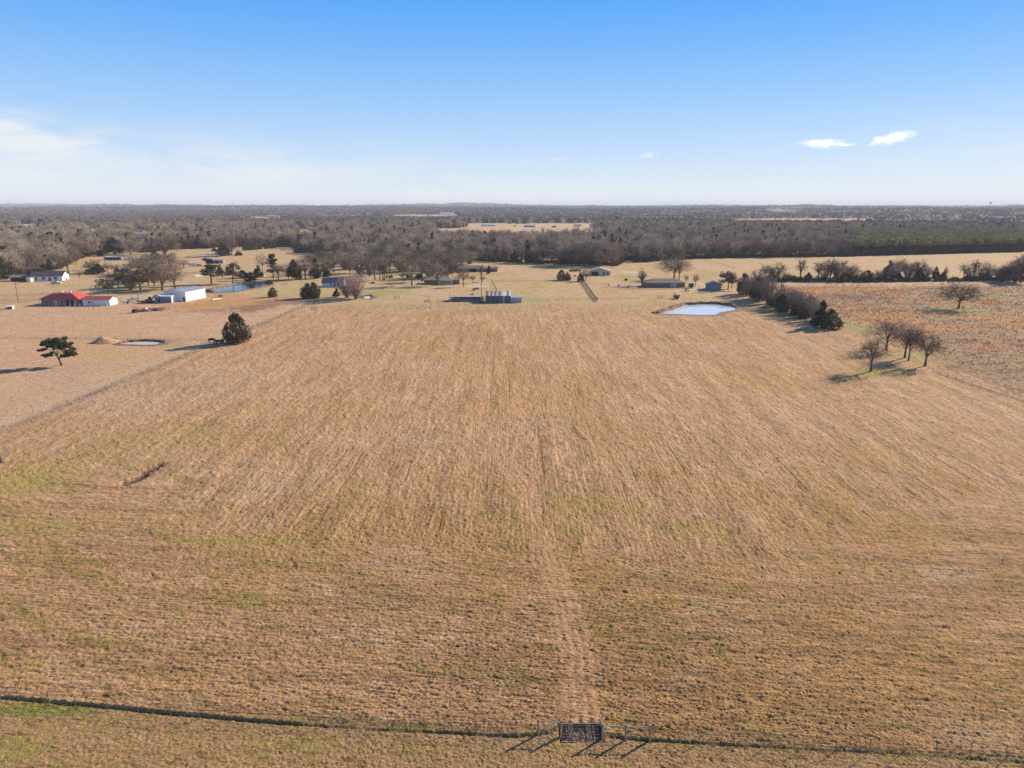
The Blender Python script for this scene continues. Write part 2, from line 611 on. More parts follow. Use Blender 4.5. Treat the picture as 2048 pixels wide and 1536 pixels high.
    for a in ((480, 607, 110, 13, ORG, .85), (395, 612, 60, 10, ORG, .7), (440, 592, 40, 6, ORG, .7), (500, 617, 42, 8, BRN, .75), (565, 605, 60, 5, BRN, .6),
              (590, 599, 45, 3, BRN, .7), (420, 622, 70, 4, BRN, .4), (640, 597, 60, 3, (.25, .2, .12), .6), (600, 582, 80, 9, (.44, .34, .14), .8),
              (300, 592, 70, 4, STRAW, .9), (262, 596, 45, 5, STRAW, .9), (300, 578, 90, 8, (.30, .25, .13), .6), (250, 586, 60, 4, (.2, .16, .1), .5),
              (240, 575, 60, 3, (.33, .27, .12), .6), (500, 545, 120, 3, (.2, .16, .1), .4), (820, 575, 60, 3, STRAW, .6),
              (870, 588, 120, 6, STRAW, .35), (780, 582, 50, 7, (.38, .31, .10), .8), (750, 588, 60, 5, (.36, .30, .10), .8), (960, 573, 28, 1.6, (.6, .47, .33), .9),
              (800, 549, 55, 4, (.42, .36, .12), .8), (790, 560, 45, 2, (.3, .22, .13), .6), (1250, 553, 22, 3, (.34, .30, .09), .8), (1265, 545, 22, 2.5, (.6, .48, .34), .8),
              (1400, 568, 24, 4, STRAW, .6), (1255, 574, 60, 1.6, (.25, .19, .11), .7), (1300, 578, 70, 1.2, (.2, .14, .09), .6),
              (1080, 598, 130, 4, (.36, .31, .12), .6), (1000, 612, 50, 5, (.46, .36, .15), .6), (1060, 600, 40, 5, (.37, .33, .11), .7), (880, 612, 180, 4, (.40, .29, .16), .7),
              (970, 600, 22, 7, (.5, .34, .16), .9), (1590, 634, 50, 6, (.31, .29, .07), .8), (1540, 629, 50, 4, (.31, .27, .09), .7), (1500, 612, 40, 6, (.26, .19, .11), .5),
              (1690, 645, 40, 25, (.37, .30, .13), .7), (1745, 744, 42, 7, (.29, .262, .065), .85), (1800, 745, 40, 5, (.34, .30, .085), .55), (1830, 715, 60, 12, (.37, .31, .11), .6),
              (1930, 621, 70, 7, (.36, .31, .13), .8), (1980, 590, 80, 8, (.36, .30, .14), .6), (1770, 640, 60, 10, (.5, .25, .08), .7, .8), (1900, 655, 60, 6, (.47, .24, .09), .6, .8),
              (2000, 640, 60, 10, (.49, .24, .08), .7, .8), (1640, 580, 90, 5, (.5, .26, .09), .7, .8), (1750, 575, 60, 3, (.5, .27, .10), .7, .8), (1700, 595, 60, 5, (.14, .10, .08), .5, .8),
              (205, 680, 22, 5, (.42, .27, .14), .8), (225, 686, 18, 5, (.45, .29, .15), .8), (330, 690, 40, 8, (.42, .30, .15), .7), (380, 692, 40, 6, (.37, .29, .14), .5),
              (440, 690, 35, 6, (.36, .25, .15), .6), (283, 951, 34, 5, (.34, .24, .12), .3), (200, 725, 120, 6, (.48, .31, .22), .5),
              (120, 745, 60, 10, (.46, .29, .2), .4), (230, 780, 260, 40, (.46, .315, .21), .4, .6), (100, 600, 160, 4, (.33, .26, .11), .6), (20, 604, 40, 5, (.35, .28, .11), .7),
              (60, 590, 80, 4, (.34, .22, .13), .6), (100, 578, 90, 6, (.46, .34, .18), .6), (130, 571, 30, 3, (.37, .31, .1), .7),
              (1165, 1418, 20, 22, (.41, .26, .14), .6), (1100, 1055, 70, 12, (0.336, 0.262, 0.069), .5, .6), (1200, 1010, 90, 18, (0.358, 0.262, 0.078), .55, .6), (1380, 1060, 90, 16, (0.370, 0.272, 0.078), .4, .6),
              (500, 1080, 120, 12, (0.336, 0.247, 0.073), .6, .6), (60, 1050, 110, 16, (0.347, 0.262, 0.078), .5, .7), (500, 1200, 60, 10, (.32, .245, .07), .6, .6), (470, 1210, 50, 8, (.32, .245, .07), .5, .7),
              (280, 1280, 60, 10, (.32, .245, .07), .5, .7), (60, 1420, 70, 14, (.225, .215, .05), .9, .5), (130, 1425, 50, 8, (.21, .215, .05), .8, .5), (60, 1330, 40, 14, (.32, .245, .07), .5, .7),
              (1330, 1485, 60, 5, (.28, .225, .06), .6, .5), (20, 1500, 60, 25, (.28, .23, .06), .7, .7), (600, 1490, 60, 14, (.31, .24, .07), .6, .7), (860, 1500, 80, 10, (0.302, 0.228, 0.069), .5, .7),
              (300, 880, 120, 24, (0.375, 0.276, 0.098), .45, .6), (60, 960, 70, 40, (0.358, 0.281, 0.083), .6, .7), (1950, 1470, 90, 50, (.47, .33, .22), .35, .7), (1900, 1150, 60, 14, (.46, .33, .22), .5, .7),
              (1110, 1480, 12, 14, (.26, .235, .06), .6, .5), (1020, 1480, 60, 16, (.34, .235, .14), .3)):
        blob(*a)
    # pale lanes
    for pts, w, colr, k in (([(700, 585), (760, 578), (820, 580), (880, 589), (960, 592)], 1.6, STRAW, .7), ([(690, 578), (740, 573), (830, 574), (900, 574), (950, 570), (975, 566)], 1.8, (.54, .41, .27), .75),
                            ([(1200, 556), (1260, 546), (1300, 540)], 1.5, STRAW, .6), ([(1300, 583), (1360, 582), (1420, 574), (1400, 566)], 1.6, (.57, .44, .28), .7),
                            ([(235, 596), (290, 590), (330, 578), (380, 557), (440, 550), (560, 551), (700, 553), (820, 552)], 2.2, STRAW, .7),
                            ([(1840, 700), (1930, 705), (2048, 712)], 1.2, (.19, .14, .09), .7), ([(1180, 566), (1300, 572)], .8, (.25, .18, .11), .6),
                            ([(1195, 598), (1320, 597), (1440, 600)], .5, (.3, .22, .12), .6), ([(985, 562), (1160, 563)], .7, (.27, .2, .11), .7),
                            ([(0, 561), (130, 549), (300, 549), (420, 544), (560, 548), (700, 548)], 1.4, (.2, .16, .11), .6)):
        d = seg_dist(x, y, gpoly(pts))
        t = sstep(w * 1.6, w * .6, d + .5 * nf) * k
        c = c * (1 - t[..., None]) + np.array(colr) * t[..., None]
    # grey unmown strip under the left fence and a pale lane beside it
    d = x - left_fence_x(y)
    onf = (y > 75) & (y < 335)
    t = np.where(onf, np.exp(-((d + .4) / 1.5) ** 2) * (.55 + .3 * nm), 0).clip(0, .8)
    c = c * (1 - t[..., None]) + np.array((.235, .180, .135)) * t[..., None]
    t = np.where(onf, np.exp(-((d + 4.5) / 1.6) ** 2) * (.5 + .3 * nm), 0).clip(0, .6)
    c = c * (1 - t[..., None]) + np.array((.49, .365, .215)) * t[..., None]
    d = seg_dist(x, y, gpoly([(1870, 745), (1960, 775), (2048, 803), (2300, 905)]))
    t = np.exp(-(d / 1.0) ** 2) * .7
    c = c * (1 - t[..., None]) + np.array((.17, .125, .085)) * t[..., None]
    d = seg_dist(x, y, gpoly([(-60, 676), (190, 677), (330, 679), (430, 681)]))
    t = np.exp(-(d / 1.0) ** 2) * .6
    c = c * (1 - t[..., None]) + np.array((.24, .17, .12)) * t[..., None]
    # washed-out gully
    G = gpoly([(250, 967), (275, 958), (290, 948), (305, 937), (318, 930)])
    d = seg_dist(x, y, G) + .35 * nf
    t = sstep(1.3, .3, d)
    c = c * (1 - t[..., None]) + np.array((.10, .072, .052)) * t[..., None]
    h = h - .45 * t
    # wheel tracks up from the cattle guard
    d = seg_dist(x, y, TRACK)
    tp = np.array(TRACK)
    seg_side = x - np.interp(y, tp[:, 1], tp[:, 0])
    onT = sstep(2.5, 1.2, d + .5 * nm) * sstep(300, 120, y)
    c = c * (1 - (.6 * onT)[..., None]) + np.array((.50, .285, .15)) * (.6 * onT)[..., None]
    # relief in the field: row ridges and tussocks
    tex = smp(N_FINE, run * .16, ph * 1.15, 16) * .6 + .75 * smp(N_FINE, run * .10 + 9, ph * .55, 16)
    iso = smp(N_FINE, x, y, 13)
    amp = np.where(field, 1.0, np.where(ns, .8, np.where(rp, 1.3, np.where(gL, .35, .4)))) * sstep(700, 250, r)
    amp = amp * (1 - .4 * onT)
    h = h + amp * (.052 * tex * np.where(field, 1, .0) + .045 * iso + .03 * np.where(field, 0, 1) * smp(N_FINE, x, y, 30))
    sw = np.sin(ph * 2 * math.pi / 4.2 + 1.5 * nb) * .5 + .5
    swath = sw ** 8 * (.6 + .4 * nm).clip(0, 1.2)
    h = h + np.where(field, 1, 0) * .10 * swath * sstep(.0, .6, 1 - wx) * sstep(700, 300, r)
    h = h + onT * .040 * np.sin(seg_side * 2 * math.pi / .95 + .8 * nm) * (.5 + .6 * smp(N_MID, x, y, 60)).clip(0, 1.3)
    # low bank of uncut grass along the near fence, its near side falling to a furrow
    for line, k in ((BERM, 1.0), (BERM2, .8)):
        xs = np.array([p[0] for p in line])
        ys = np.array([p[1] for p in line])
        yb = np.interp(x, xs, ys) + .12 * smp(N_SOFT, x, 0 * x, 60) + .03 * smp(N_FINE, x, y * .2, 40)
        on = sstep(xs[0] - 1, xs[0], x) * sstep(xs[-1] + .2, xs[-1] - .5, x)
        dd = y - yb
        kk = k * (1 + .75 * sstep(-8, -42, x)) * (.82 + .22 * smp(N_SOFT, x, 0 * x + 3, 45) + .3 * smp(N_MID, x, 0 * x + 9, 120)).clip(.3, 1.2)
        h = h + on * kk * (.10 * np.exp(-((dd - .22) / .22) ** 2) - .17 * np.exp(-((dd + .08) / .12) ** 2))
        t = on * np.exp(-((dd + .10) / .16) ** 2) * (.55 + .45 * kk).clip(0, .9)
        gcol = np.where((smp(N_MID, x, y * .3, 90) > .3)[..., None], np.array((.13, .14, .035)), np.array((.12, .09, .055)))
        c = c * (1 - t[..., None]) + gcol * t[..., None]  # dark band paints in the bank's shade line, with green grass in places
    # cattle-guard pit, its inside shade also painted in as near-black colour
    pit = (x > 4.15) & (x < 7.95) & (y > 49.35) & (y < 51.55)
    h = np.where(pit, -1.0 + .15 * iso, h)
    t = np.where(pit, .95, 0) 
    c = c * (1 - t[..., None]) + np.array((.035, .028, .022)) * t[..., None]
    # ponds
    for k, P in enumerate(PONDS):
        cx, cy = sum(p[0] for p in P) / len(P), sum(p[1] for p in P) / len(P)
        nearp = np.hypot(x - cx, y - cy) < 120
        if not nearp.any():
            continue
        xi, yi = x[nearp], y[nearp]
        ins = in_poly(xi, yi, P)
        d = seg_dist(xi, yi, P, True)
        hh = h[nearp]
        hh = np.where(ins, -1.4, np.where(d < 4, np.minimum(hh, -.25 + .06 * d), hh))
        h[nearp] = hh
        t = np.where(ins, 1, sstep(4, 1, d) * .8)
        c[nearp] = c[nearp] * (1 - t[:, None]) + np.array((.30, .20, .12)) * t[:, None]
    return h, np.clip(c, .02, .8), pa, pb, wx, fsoft * 1.0


# radial sheet: fine where the field is, out to the horizon
az = np.concatenate([np.linspace(-math.pi, -.86, 60, endpoint=False), np.linspace(-.86, .86, 800), np.linspace(.86, math.pi, 60)[1:]])
rad = [14.0]
while rad[-1] < 17500:
    q = rad[-1]
    if q < 44:
        st = 1.0
    elif q < 900:
        st = max(.10, q * q / 34000)
    else:
        st = q * .022
    rad.append(q + st)
rad = np.array(rad)
RR, AA = np.meshgrid(rad, az, indexing='ij')
GX, GY = RR * np.sin(AA), RR * np.cos(AA)
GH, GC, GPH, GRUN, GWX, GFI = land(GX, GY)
nr, na = GX.shape
V = np.stack([GX, GY, GH], -1).reshape(-1, 3)
V = np.vstack([V, [[0, 0, 0]]])
ii, jj = np.meshgrid(np.arange(nr - 1), np.arange(na - 1), indexing='ij')
q0 = (ii * na + jj).ravel()
quads = np.stack([q0, q0 + na, q0 + na + 1, q0 + 1], -1)[:, ::-1]
gme = np_mesh('ground', V, quads, smooth=True)
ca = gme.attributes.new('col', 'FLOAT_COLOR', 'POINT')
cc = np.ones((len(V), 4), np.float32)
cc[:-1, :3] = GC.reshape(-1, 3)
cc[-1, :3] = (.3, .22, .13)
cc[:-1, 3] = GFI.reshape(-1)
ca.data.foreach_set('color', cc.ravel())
fa = gme.attributes.new('flow', 'FLOAT_VECTOR', 'POINT')
fl = np.zeros((len(V), 3), np.float32)
fl[:-1] = np.stack([GPH, GRUN, GWX], -1).reshape(-1, 3)
fa.data.foreach_set('vector', fl.ravel())
ground = kind(link('ground', gme), 'structure')


def ground_material():
    m = bpy.data.materials.new('dry_grass')
    m.use_nodes = True
    nt = m.node_tree
    L = nt.links
    b = nt.nodes['Principled BSDF']
    b.inputs['Roughness'].default_value = .95
    b.inputs['Specular IOR Level'].default_value = .08

    def nd(k, **kw):
        n = nt.nodes.new(k)
        for a, v in kw.items():
            setattr(n, a, v)
        return n

    def mth(op, a, c=None):
        n = nd('ShaderNodeMath', operation=op)
        for i, v in enumerate((a, c)):
            if v is None:
                continue
            if isinstance(v, (int, float)):
                n.inputs[i].default_value = v
            else:
                L.new(v, n.inputs[i])
        return n.outputs[0]

    col = nd('ShaderNodeAttribute', attribute_name='col')
    flow = nd('ShaderNodeAttribute', attribute_name='flow')
    tc = nd('ShaderNodeTexCoord')
    sp = nd('ShaderNodeSeparateXYZ')
    L.new(tc.outputs['Object'], sp.inputs[0])
    sf = nd('ShaderNodeSeparateXYZ')
    L.new(flow.outputs['Vector'], sf.inputs[0])

    def noise(vec, scale, detail=4, rough=.6):
        n = nd('ShaderNodeTexNoise')
        n.inputs['Scale'].default_value = scale
        n.inputs['Detail'].default_value = detail
        n.inputs['Roughness'].default_value = rough
        L.new(vec, n.inputs['Vector'])
        return n.outputs[0]

    def rows(ph, run, kx, kr, off):
        cb = nd('ShaderNodeCombineXYZ')
        L.new(mth('MULTIPLY', ph, kx), cb.inputs[0])
        L.new(mth('MULTIPLY', run, kr), cb.inputs[1])
        cb.inputs[2].default_value = off
        return noise(cb.outputs[0], 1.0, 4, .62)

    def pick(ax, ay):
        mr = nd('ShaderNodeMix', data_type='FLOAT')
        L.new(sf.outputs[2], mr.inputs[0])
        L.new(ay, mr.inputs[2])
        L.new(ax, mr.inputs[3])
        return mr.outputs[0]

    def ramp(v, lo, hi, clamp=True):
        mr = nd('ShaderNodeMapRange')
        mr.inputs[1].default_value = lo
        mr.inputs[2].default_value = hi
        L.new(v, mr.inputs[0])
        return mr.outputs[0]

    row = pick(rows(sf.outputs[0], sp.outputs[0], 2.6, .20, 0), rows(sf.outputs[1], sp.outputs[1], 2.4, .13, 3))
    gap = pick(rows(sf.outputs[0], sp.outputs[0], 1.5, .06, 5), rows(sf.outputs[1], sp.outputs[1], .85, .014, 9))
    gapd = ramp(gap, .39, .31)
    fld = col.outputs['Alpha']
    def along(scale, kr, detail, rough, off):
        outs = []
        for ph_, run_ in ((sf.outputs[0], sp.outputs[0]), (sf.outputs[1], sp.outputs[1])):
            cb = nd('ShaderNodeCombineXYZ')
            L.new(ph_, cb.inputs[0])
            L.new(mth('MULTIPLY', run_, kr), cb.inputs[1])
            cb.inputs[2].default_value = off
            outs.append(noise(cb.outputs[0], scale, detail, rough))
        return pick(*outs)

    clod = along(2.7, .45, 6, .68, 11)
    tuft = noise(tc.outputs['Object'], 9.0, 4, .7)
    # brightness of straw lying this way or that
    rowd = mth('MULTIPLY', mth('SUBTRACT', mth('MULTIPLY', mth('SUBTRACT', row, .5), 1.05), mth('MULTIPLY', gapd, .24)), fld)
    k = mth('ADD', mth('ADD', mth('MULTIPLY', mth('SUBTRACT', clod, .5), 1.25), mth('MULTIPLY', mth('SUBTRACT', tuft, .5), 1.1)), rowd)
    spot = ramp(along(1.6, .30, 5, .7, 23), .56, .69)
    k = mth('SUBTRACT', k, mth('MULTIPLY', spot, .50))  # tussock shadows painted into the straw colour as dark spots
    k = mth('MAXIMUM', mth('ADD', k, 1.03), .30)
    vm = nd('ShaderNodeVectorMath', operation='SCALE')
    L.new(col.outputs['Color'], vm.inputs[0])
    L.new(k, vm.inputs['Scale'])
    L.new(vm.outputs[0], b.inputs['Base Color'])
    hgt = mth('ADD', mth('ADD', mth('MULTIPLY', spot, .10), mth('ADD', mth('MULTIPLY', clod, .22), mth('MULTIPLY', tuft, .09))), mth('MULTIPLY', mth('MULTIPLY', mth('SUBTRACT', row, mth('MULTIPLY', gapd, .45)), fld), .24))
    bp = nd('ShaderNodeBump')
    bp.inputs['Strength'].default_value = .85
    bp.inputs['Distance'].default_value = 1.0
    L.new(hgt, bp.inputs['Height'])
    L.new(bp.outputs[0], b.inputs['Normal'])
    return m


gme.materials.append(ground_material())


def gz(x, y):
    return float(land(np.array([x]), np.array([y]))[0][0])


# ------------------------------------------------------------------ ponds
def water_mat(name, rgb, ripple, scale, rough=.03):
    m = mat(name, rgb, rough=rough, spec=.5)
    nt = m.node_tree
    b = nt.nodes['Principled BSDF']
    b.inputs['IOR'].default_value = 1.333
    no = nt.nodes.new('ShaderNodeTexNoise')
    no.inputs['Scale'].default_value = scale
    no.inputs['Detail'].default_value = 3
    tc = nt.nodes.new('ShaderNodeTexCoord')
    nt.links.new(tc.outputs['Object'], no.inputs['Vector'])
    bp = nt.nodes.new('ShaderNodeBump')
    bp.inputs['Strength'].default_value = ripple
    bp.inputs['Distance'].default_value = .1
    nt.links.new(no.outputs[0], bp.inputs['Height'])
    nt.links.new(bp.outputs[0], b.inputs['Normal'])
    return m


W_CLEAR = water_mat('pond_water', (.62, .65, .68), .05, 1.2)
W_BLUE = water_mat('pond_water_rippled', (.05, .10, .12), .6, .9)
W_MILK = water_mat('pond_water_muddy', (.62, .50, .40), .05, 1.0, .35)
M_BANK = mat('bank_soil', (.22, .14, .09), .95, .45, .8, bump=.6)
M_BANK2 = mat('clay', (.55, .32, .15), .95, .3, 1.2, bump=.6)


def pond(P, wm, bank_h, bank_w, zw=-.15):
    n = 96
    per = []
    pts = [Vector((*p, 0)) for p in P]
    cum = [0]
    for i in range(len(pts)):
        cum.append(cum[-1] + (pts[(i + 1) % len(pts)] - pts[i]).length)
    for k in range(n):
        s = cum[-1] * k / n
        i = max(j for j in range(len(pts)) if cum[j] <= s)
        t = (s - cum[i]) / (cum[i + 1] - cum[i])
        per.append(pts[i].lerp(pts[(i + 1) % len(pts)], t))
    jr = random.Random(len(P))
    per = [p + (p - Vector((*map(lambda q: sum(q) / len(P), zip(*P)), 0))).normalized() * jr.uniform(-.9, .9) * min(1, bank_w) for p in per]
    for _ in range(2):
        per = [(per[k - 1] + per[k] * 2 + per[(k + 1) % n]) / 4 for k in range(n)]
    c = sum(per, Vector()) / n
    mb = MB()
    outer = [p + (p - c).normalized() * .8 for p in per]
    mb.add([(p.x, p.y, zw) for p in outer], [tuple(range(n))])
    o = kind(mb.obj('pond_water', wm), 'structure')
    # bank: a ring that rises from the grass and drops to the water, higher on the far side
    rings = []
    offs = [(-1.2, -1.0), (.05, zw), (.35, .45), (.7, 1.0), (1.6, .9), (3.0, .4), (4.8, -.1)]
    for k, p in enumerate(per):
        nrm = (per[(k + 1) % n] - per[k - 1]).normalized()
        nrm = Vector((nrm.y, -nrm.x, 0))
        if nrm.dot(p - c) < 0:
            nrm = -nrm
        back = .04 + .96 * max(0, min(1, (nrm.y + .25) / .7))
        col_ = []
        for q, (d, hh) in enumerate(offs):
            j = random.uniform(-.25, .25) if q > 1 else 0
            z = hh if q < 2 else hh * bank_h * back * random.uniform(.7, 1.25) + (0 if q < 6 else -.1)
            if q == 2:
                z = max(z, zw + .1)
            w = p + nrm * (d * bank_w + j)
            col_.append((w.x, w.y, z))
        rings.append(col_)
    m = len(offs)
    vs = [v for r_ in rings for v in r_]
    fs = [(k * m + q, k * m + q + 1, ((k + 1) % n) * m + q + 1, ((k + 1) % n) * m + q) for k in range(n) for q in range(m - 1)]
    kind(MB().add(vs, fs).obj('pond_bank', M_BANK), 'structure')
    return o


pond(POND_MAIN, W_CLEAR, 1.0, 1.0)
pond(POND_BLUE, W_BLUE, .5, .8)
pond(POND_MILKY, W_MILK, .5, .5)
pond(POND_FAR, W_CLEAR, .5, 1.0)
pond(POND_SMALL, W_CLEAR, .4, .6)

# ------------------------------------------------------------------ plants
M_BARK = mat('bark', (.105, .080, .062), .9, .3, 2.0, rand=.25)
M_BARK_PALE = mat('bark_pale', (.46, .40, .34), .9, .25, 2.0)
M_TWIG = mat('twigs', (.285, .215, .155), .9, .25, .5, rand=.28)
M_TWIG_RED = mat('twigs_reddish', (.29, .185, .125), .9, .25, .5, rand=.12)
M_TWIG_PALE = mat('twigs_pale', (.42, .33, .235), .9, .25, .5, rand=.15)
M_OAK = mat('oak_leaves', (.135, .112, .058), .8, .35, .6, rand=.2)
M_CEDAR = mat('cedar_leaves', (.060, .068, .032), .8, .45, .9, rand=.25)
M_CEDAR_OLIVE = mat('cedar_leaves_olive', (.115, .112, .042), .8, .4, .9, rand=.2)
M_PINE = mat('pine_needles', (.055, .082, .026), .7, .45, .8, rand=.25)
M_PINEWOOD = mat('plantation_needles', (.34, .295, .12), .7, .4, .8, rand=.3)
M_BRUSH = mat('brush_leaves', (.085, .080, .045), .9, .45, .6, rand=.35)


def ribbon(P0, P1, w, rng, taper=.35):
    """one thin two-sided blade per row from P0 to P1"""
    d = P1 - P0
    r = rng.normal(size=P0.shape)
    s = np.cross(d, r)
    s /= np.linalg.norm(s, axis=1, keepdims=True) + 1e-9
    s *= (np.asarray(w).reshape(-1, 1) * .5)
    V = np.stack([P0 - s, P0 + s, P1 + s * taper, P1 - s * taper], 1).reshape(-1, 3)
    Fq = np.arange(len(V)).reshape(-1, 4)
    return V, Fq


def unit(v):
    return v / (np.linalg.norm(v, axis=-1, keepdims=True) + 1e-9)


def grow(seed, H, R, base=.22, n1=6, n2=5, n3=5, n4=8, up=.55, wtw=.045, lean=0.0, dome=True, droop=0.0):
    """bare crown: trunk and limb tubes plus a cloud of twigs; returns two meshes"""
    rng = np.random.default_rng(seed)
    mb = MB()
    zb = H * base
    r0 = H * .022 + .05
    tip = np.array([lean * H * .3, 0, H * .62])
    tr = [np.array([0, 0, -.3]), np.array([lean * .2 * zb, 0, zb * .5]), np.array([lean * .5 * zb, 0, zb]), tip * [1, 1, .7], tip]
    mb.tube(tr, [r0 * 1.35, r0, r0 * .85, r0 * .5, r0 * .2], 6, False)
    P0, P1, W = [], [], []
    cz = zb + (H - zb) * .42

    def target():
        while True:
            u = rng.normal(size=3)
            u /= np.linalg.norm(u)
            if u[2] > -.55:
                break
        k = rng.uniform(.5, 1.06)
        return np.array([u[0] * R * k + lean * H * .25, u[1] * R * k, cz + u[2] * (H - cz if u[2] > 0 else cz - zb * .8) * k])

    ends = []
    for i in range(n1):
        a = i / n1 * 2 * math.pi + rng.uniform(-.4, .4)
        s0 = tr[2] + (tr[4] - tr[2]) * rng.uniform(0, .55)
        e = rng.uniform(.1, 1.25) if up > .4 else rng.uniform(-.1, .8)
        tg = np.array([math.cos(a) * math.cos(e) * R * .8 + lean * H * .2, math.sin(a) * math.cos(e) * R * .8, cz + math.sin(e) * (H - cz) * .85])
        mid = s0 + (tg - s0) * .5 + np.array([0, 0, (up - .5) * R * .5 - droop * R * .2])
        rr = r0 * rng.uniform(.42, .6)
        mb.tube([s0, (s0 * .55 + mid * .45), mid, tg], [rr, rr * .8, rr * .6, rr * .2], 5, False)
        for j in range(n2):
            t = rng.uniform(.25, .95)
            s1 = s0 + (mid - s0) * (t * 2) if t < .5 else mid + (tg - mid) * (t * 2 - 1)
            best = min((target() for _ in range(4)), key=lambda q: np.linalg.norm(q - s1))
            m1 = (s1 + best) / 2 + rng.normal(size=3) * R * .06
            r2 = rr * rng.uniform(.32, .5)
            mb.tube([s1, m1, best], [r2, r2 * .7, r2 * .25], 4, False)
            ends.append((s1, m1, best))
    # finer branches and twigs in bulk
    for (s1, m1, e1) in ends:
        t = rng.uniform(.2, 1.0, n3)
        a = np.where(t[:, None] < .5, s1 + (m1 - s1) * (t[:, None] * 2), m1 + (e1 - m1) * (t[:, None] * 2 - 1))
        dirn = unit(unit(e1 - s1) + rng.normal(size=(n3, 3)) * .75 + np.array([0, 0, .25 - droop]))
        b = a + dirn * (R * rng.uniform(.18, .42, (n3, 1)))
        P0.append(a)
        P1.append(b)
        W.append(np.full(n3, wtw * 1.7))
        tt = rng.uniform(.15, 1, (n3, n4, 1))
        a2 = (a[:, None] + (b - a)[:, None] * tt).reshape(-1, 3)
        d2 = unit(np.repeat(dirn, n4, 0) + rng.normal(size=(n3 * n4, 3)) * .8 + np.array([0, 0, .15 - droop]))
        b2 = a2 + d2 * (R * rng.uniform(.10, .30, (n3 * n4, 1)))
        P0.append(a2)
        P1.append(b2)
        W.append(np.full(n3 * n4, wtw))
    P0, P1, W = np.concatenate(P0), np.concatenate(P1), np.concatenate(W)
    V, Fq = ribbon(P0, P1, W, rng)
    return mb.mesh('trunk'), np_mesh('crown', V, Fq)


def fan(seed, H, R, nst=9, n3=26, n4=7, wtw=.05, spread=1.0, low=.12):
    """many stems rising from one foot and opening like a fan"""
    rng = np.random.default_rng(seed)
    mb = MB()
    P0, P1, W = [], [], []
    for i in range(nst):
        a = i / nst * 2 * math.pi + rng.uniform(-.4, .4)
        e = rng.uniform(.05, .95) ** .7 * spread
        top = np.array([math.cos(a) * R * e * .85, math.sin(a) * R * e * .85, H * (1 - .38 * e * e) * rng.uniform(.82, .97)])
        foot = np.array([math.cos(a) * .25, math.sin(a) * .25, -.2])
        mid = foot + (top - foot) * .5 + np.array([-math.cos(a), -math.sin(a), 0]) * R * .10 * e
        r0 = H * rng.uniform(.010, .018)
        mb.tube([foot, mid, top], [r0, r0 * .65, r0 * .15], 5, False)
        t = rng.uniform(low, 1, n3)[:, None]
        p = np.where(t < .5, foot + (mid - foot) * t * 2, mid + (top - mid) * (t * 2 - 1))
        d = unit(unit(top - foot) * .9 + rng.normal(size=(n3, 3)) * .75 + np.array([math.cos(a) * .35, math.sin(a) * .35, .15]))
        q = p + d * R * rng.uniform(.15, .42, (n3, 1))
        P0.append(p)
        P1.append(q)
        W.append(np.full(n3, wtw * 1.6))
        tt = rng.uniform(.1, 1, (n3, n4, 1))
        a2 = (p[:, None] + (q - p)[:, None] * tt).reshape(-1, 3)
        d2 = unit(np.repeat(d, n4, 0) + rng.normal(size=(n3 * n4, 3)) * .75 + np.array([0, 0, .2]))
        P0.append(a2)
        P1.append(a2 + d2 * R * rng.uniform(.08, .26, (n3 * n4, 1)))
        W.append(np.full(n3 * n4, wtw))
    V, Fq = ribbon(np.concatenate(P0), np.concatenate(P1), np.concatenate(W), rng)
    V[:, 2] = np.maximum(V[:, 2], .05)
    return mb.mesh('trunk'), np_mesh('crown', V, Fq)


def leafy(seed, blobs, n, size, flat=.0, spike=.0, upbias=0.0):
    """foliage of small faces in clumps: blobs are (x, y, z, rx, rz) ellipsoids"""
    rng = np.random.default_rng(seed)
    vol = np.array([b[3] ** 2 * b[4] for b in blobs])
    cnt = np.maximum((n * vol ** .67 / (vol ** .67).sum()).astype(int), 6)
    Vs = []
    for b, k in zip(blobs, cnt):
        u = unit(rng.normal(size=(k, 3)))
        rr = rng.uniform(.45, 1.08, (k, 1)) ** .6
        c = u * rr * np.array([b[3], b[3], b[4]]) + np.array(b[:3])
        nrm = unit(u * .8 + rng.normal(size=(k, 3)) * .7 + np.array([0, 0, upbias]))
        t = unit(np.cross(nrm, rng.normal(size=(k, 3))))
        if spike:
            t = unit(t * (1 - spike) + u * spike + np.array([0, 0, .35 * spike]))
        s = np.cross(nrm, t)
        sz = size * rng.uniform(.6, 1.4, (k, 1))
        Vs.append(np.stack([c - s * sz * .45 - t * sz * .6, c + s * sz * .45 - t * sz * .6, c + t * sz * .9 + s * sz * .12, c + t * sz * .9 - s * sz * .12], 1).reshape(-1, 3))
    V = np.concatenate(Vs)
    return np_mesh('crown', V, np.arange(len(V)).reshape(-1, 4))


def cedar_blobs(seed, H, R, cone=1.0, n=42, skirt=.08):
    rng = np.random.default_rng(seed)
    out = [(0, 0, H * .42, R * .55, H * .34)]
    for i in range(n):
        z = H * (skirt + (1 - skirt) * rng.uniform(0, .97))
        f = (z / H - skirt) / (1 - skirt)
        rr = R * (np.clip(min(1, .55 + 2.5 * f) * (1 - f ** (1.1 + (1 - cone) * 2.2)), .04, 1)) * rng.uniform(.62, .98)
        a = rng.uniform(0, 2 * math.pi)
        s = R * rng.uniform(.20, .34) * (1 - .4 * f)
        out.append((math.cos(a) * rr, math.sin(a) * rr, z, s, s * rng.uniform(.9, 1.5)))
    out.append((0, 0, H * .95, R * .10, H * .08))
    return out


def stem(H, r, lean=0.0):
    return MB().tube([(0, 0, -.3), (lean * .3, 0, H * .4), (lean, 0, H)], [r, r * .75, r * .3], 6, False).mesh('trunk')


# variants: (trunk mesh, crown mesh, trunk material, crown material, height, radius, name)
VAR = {}


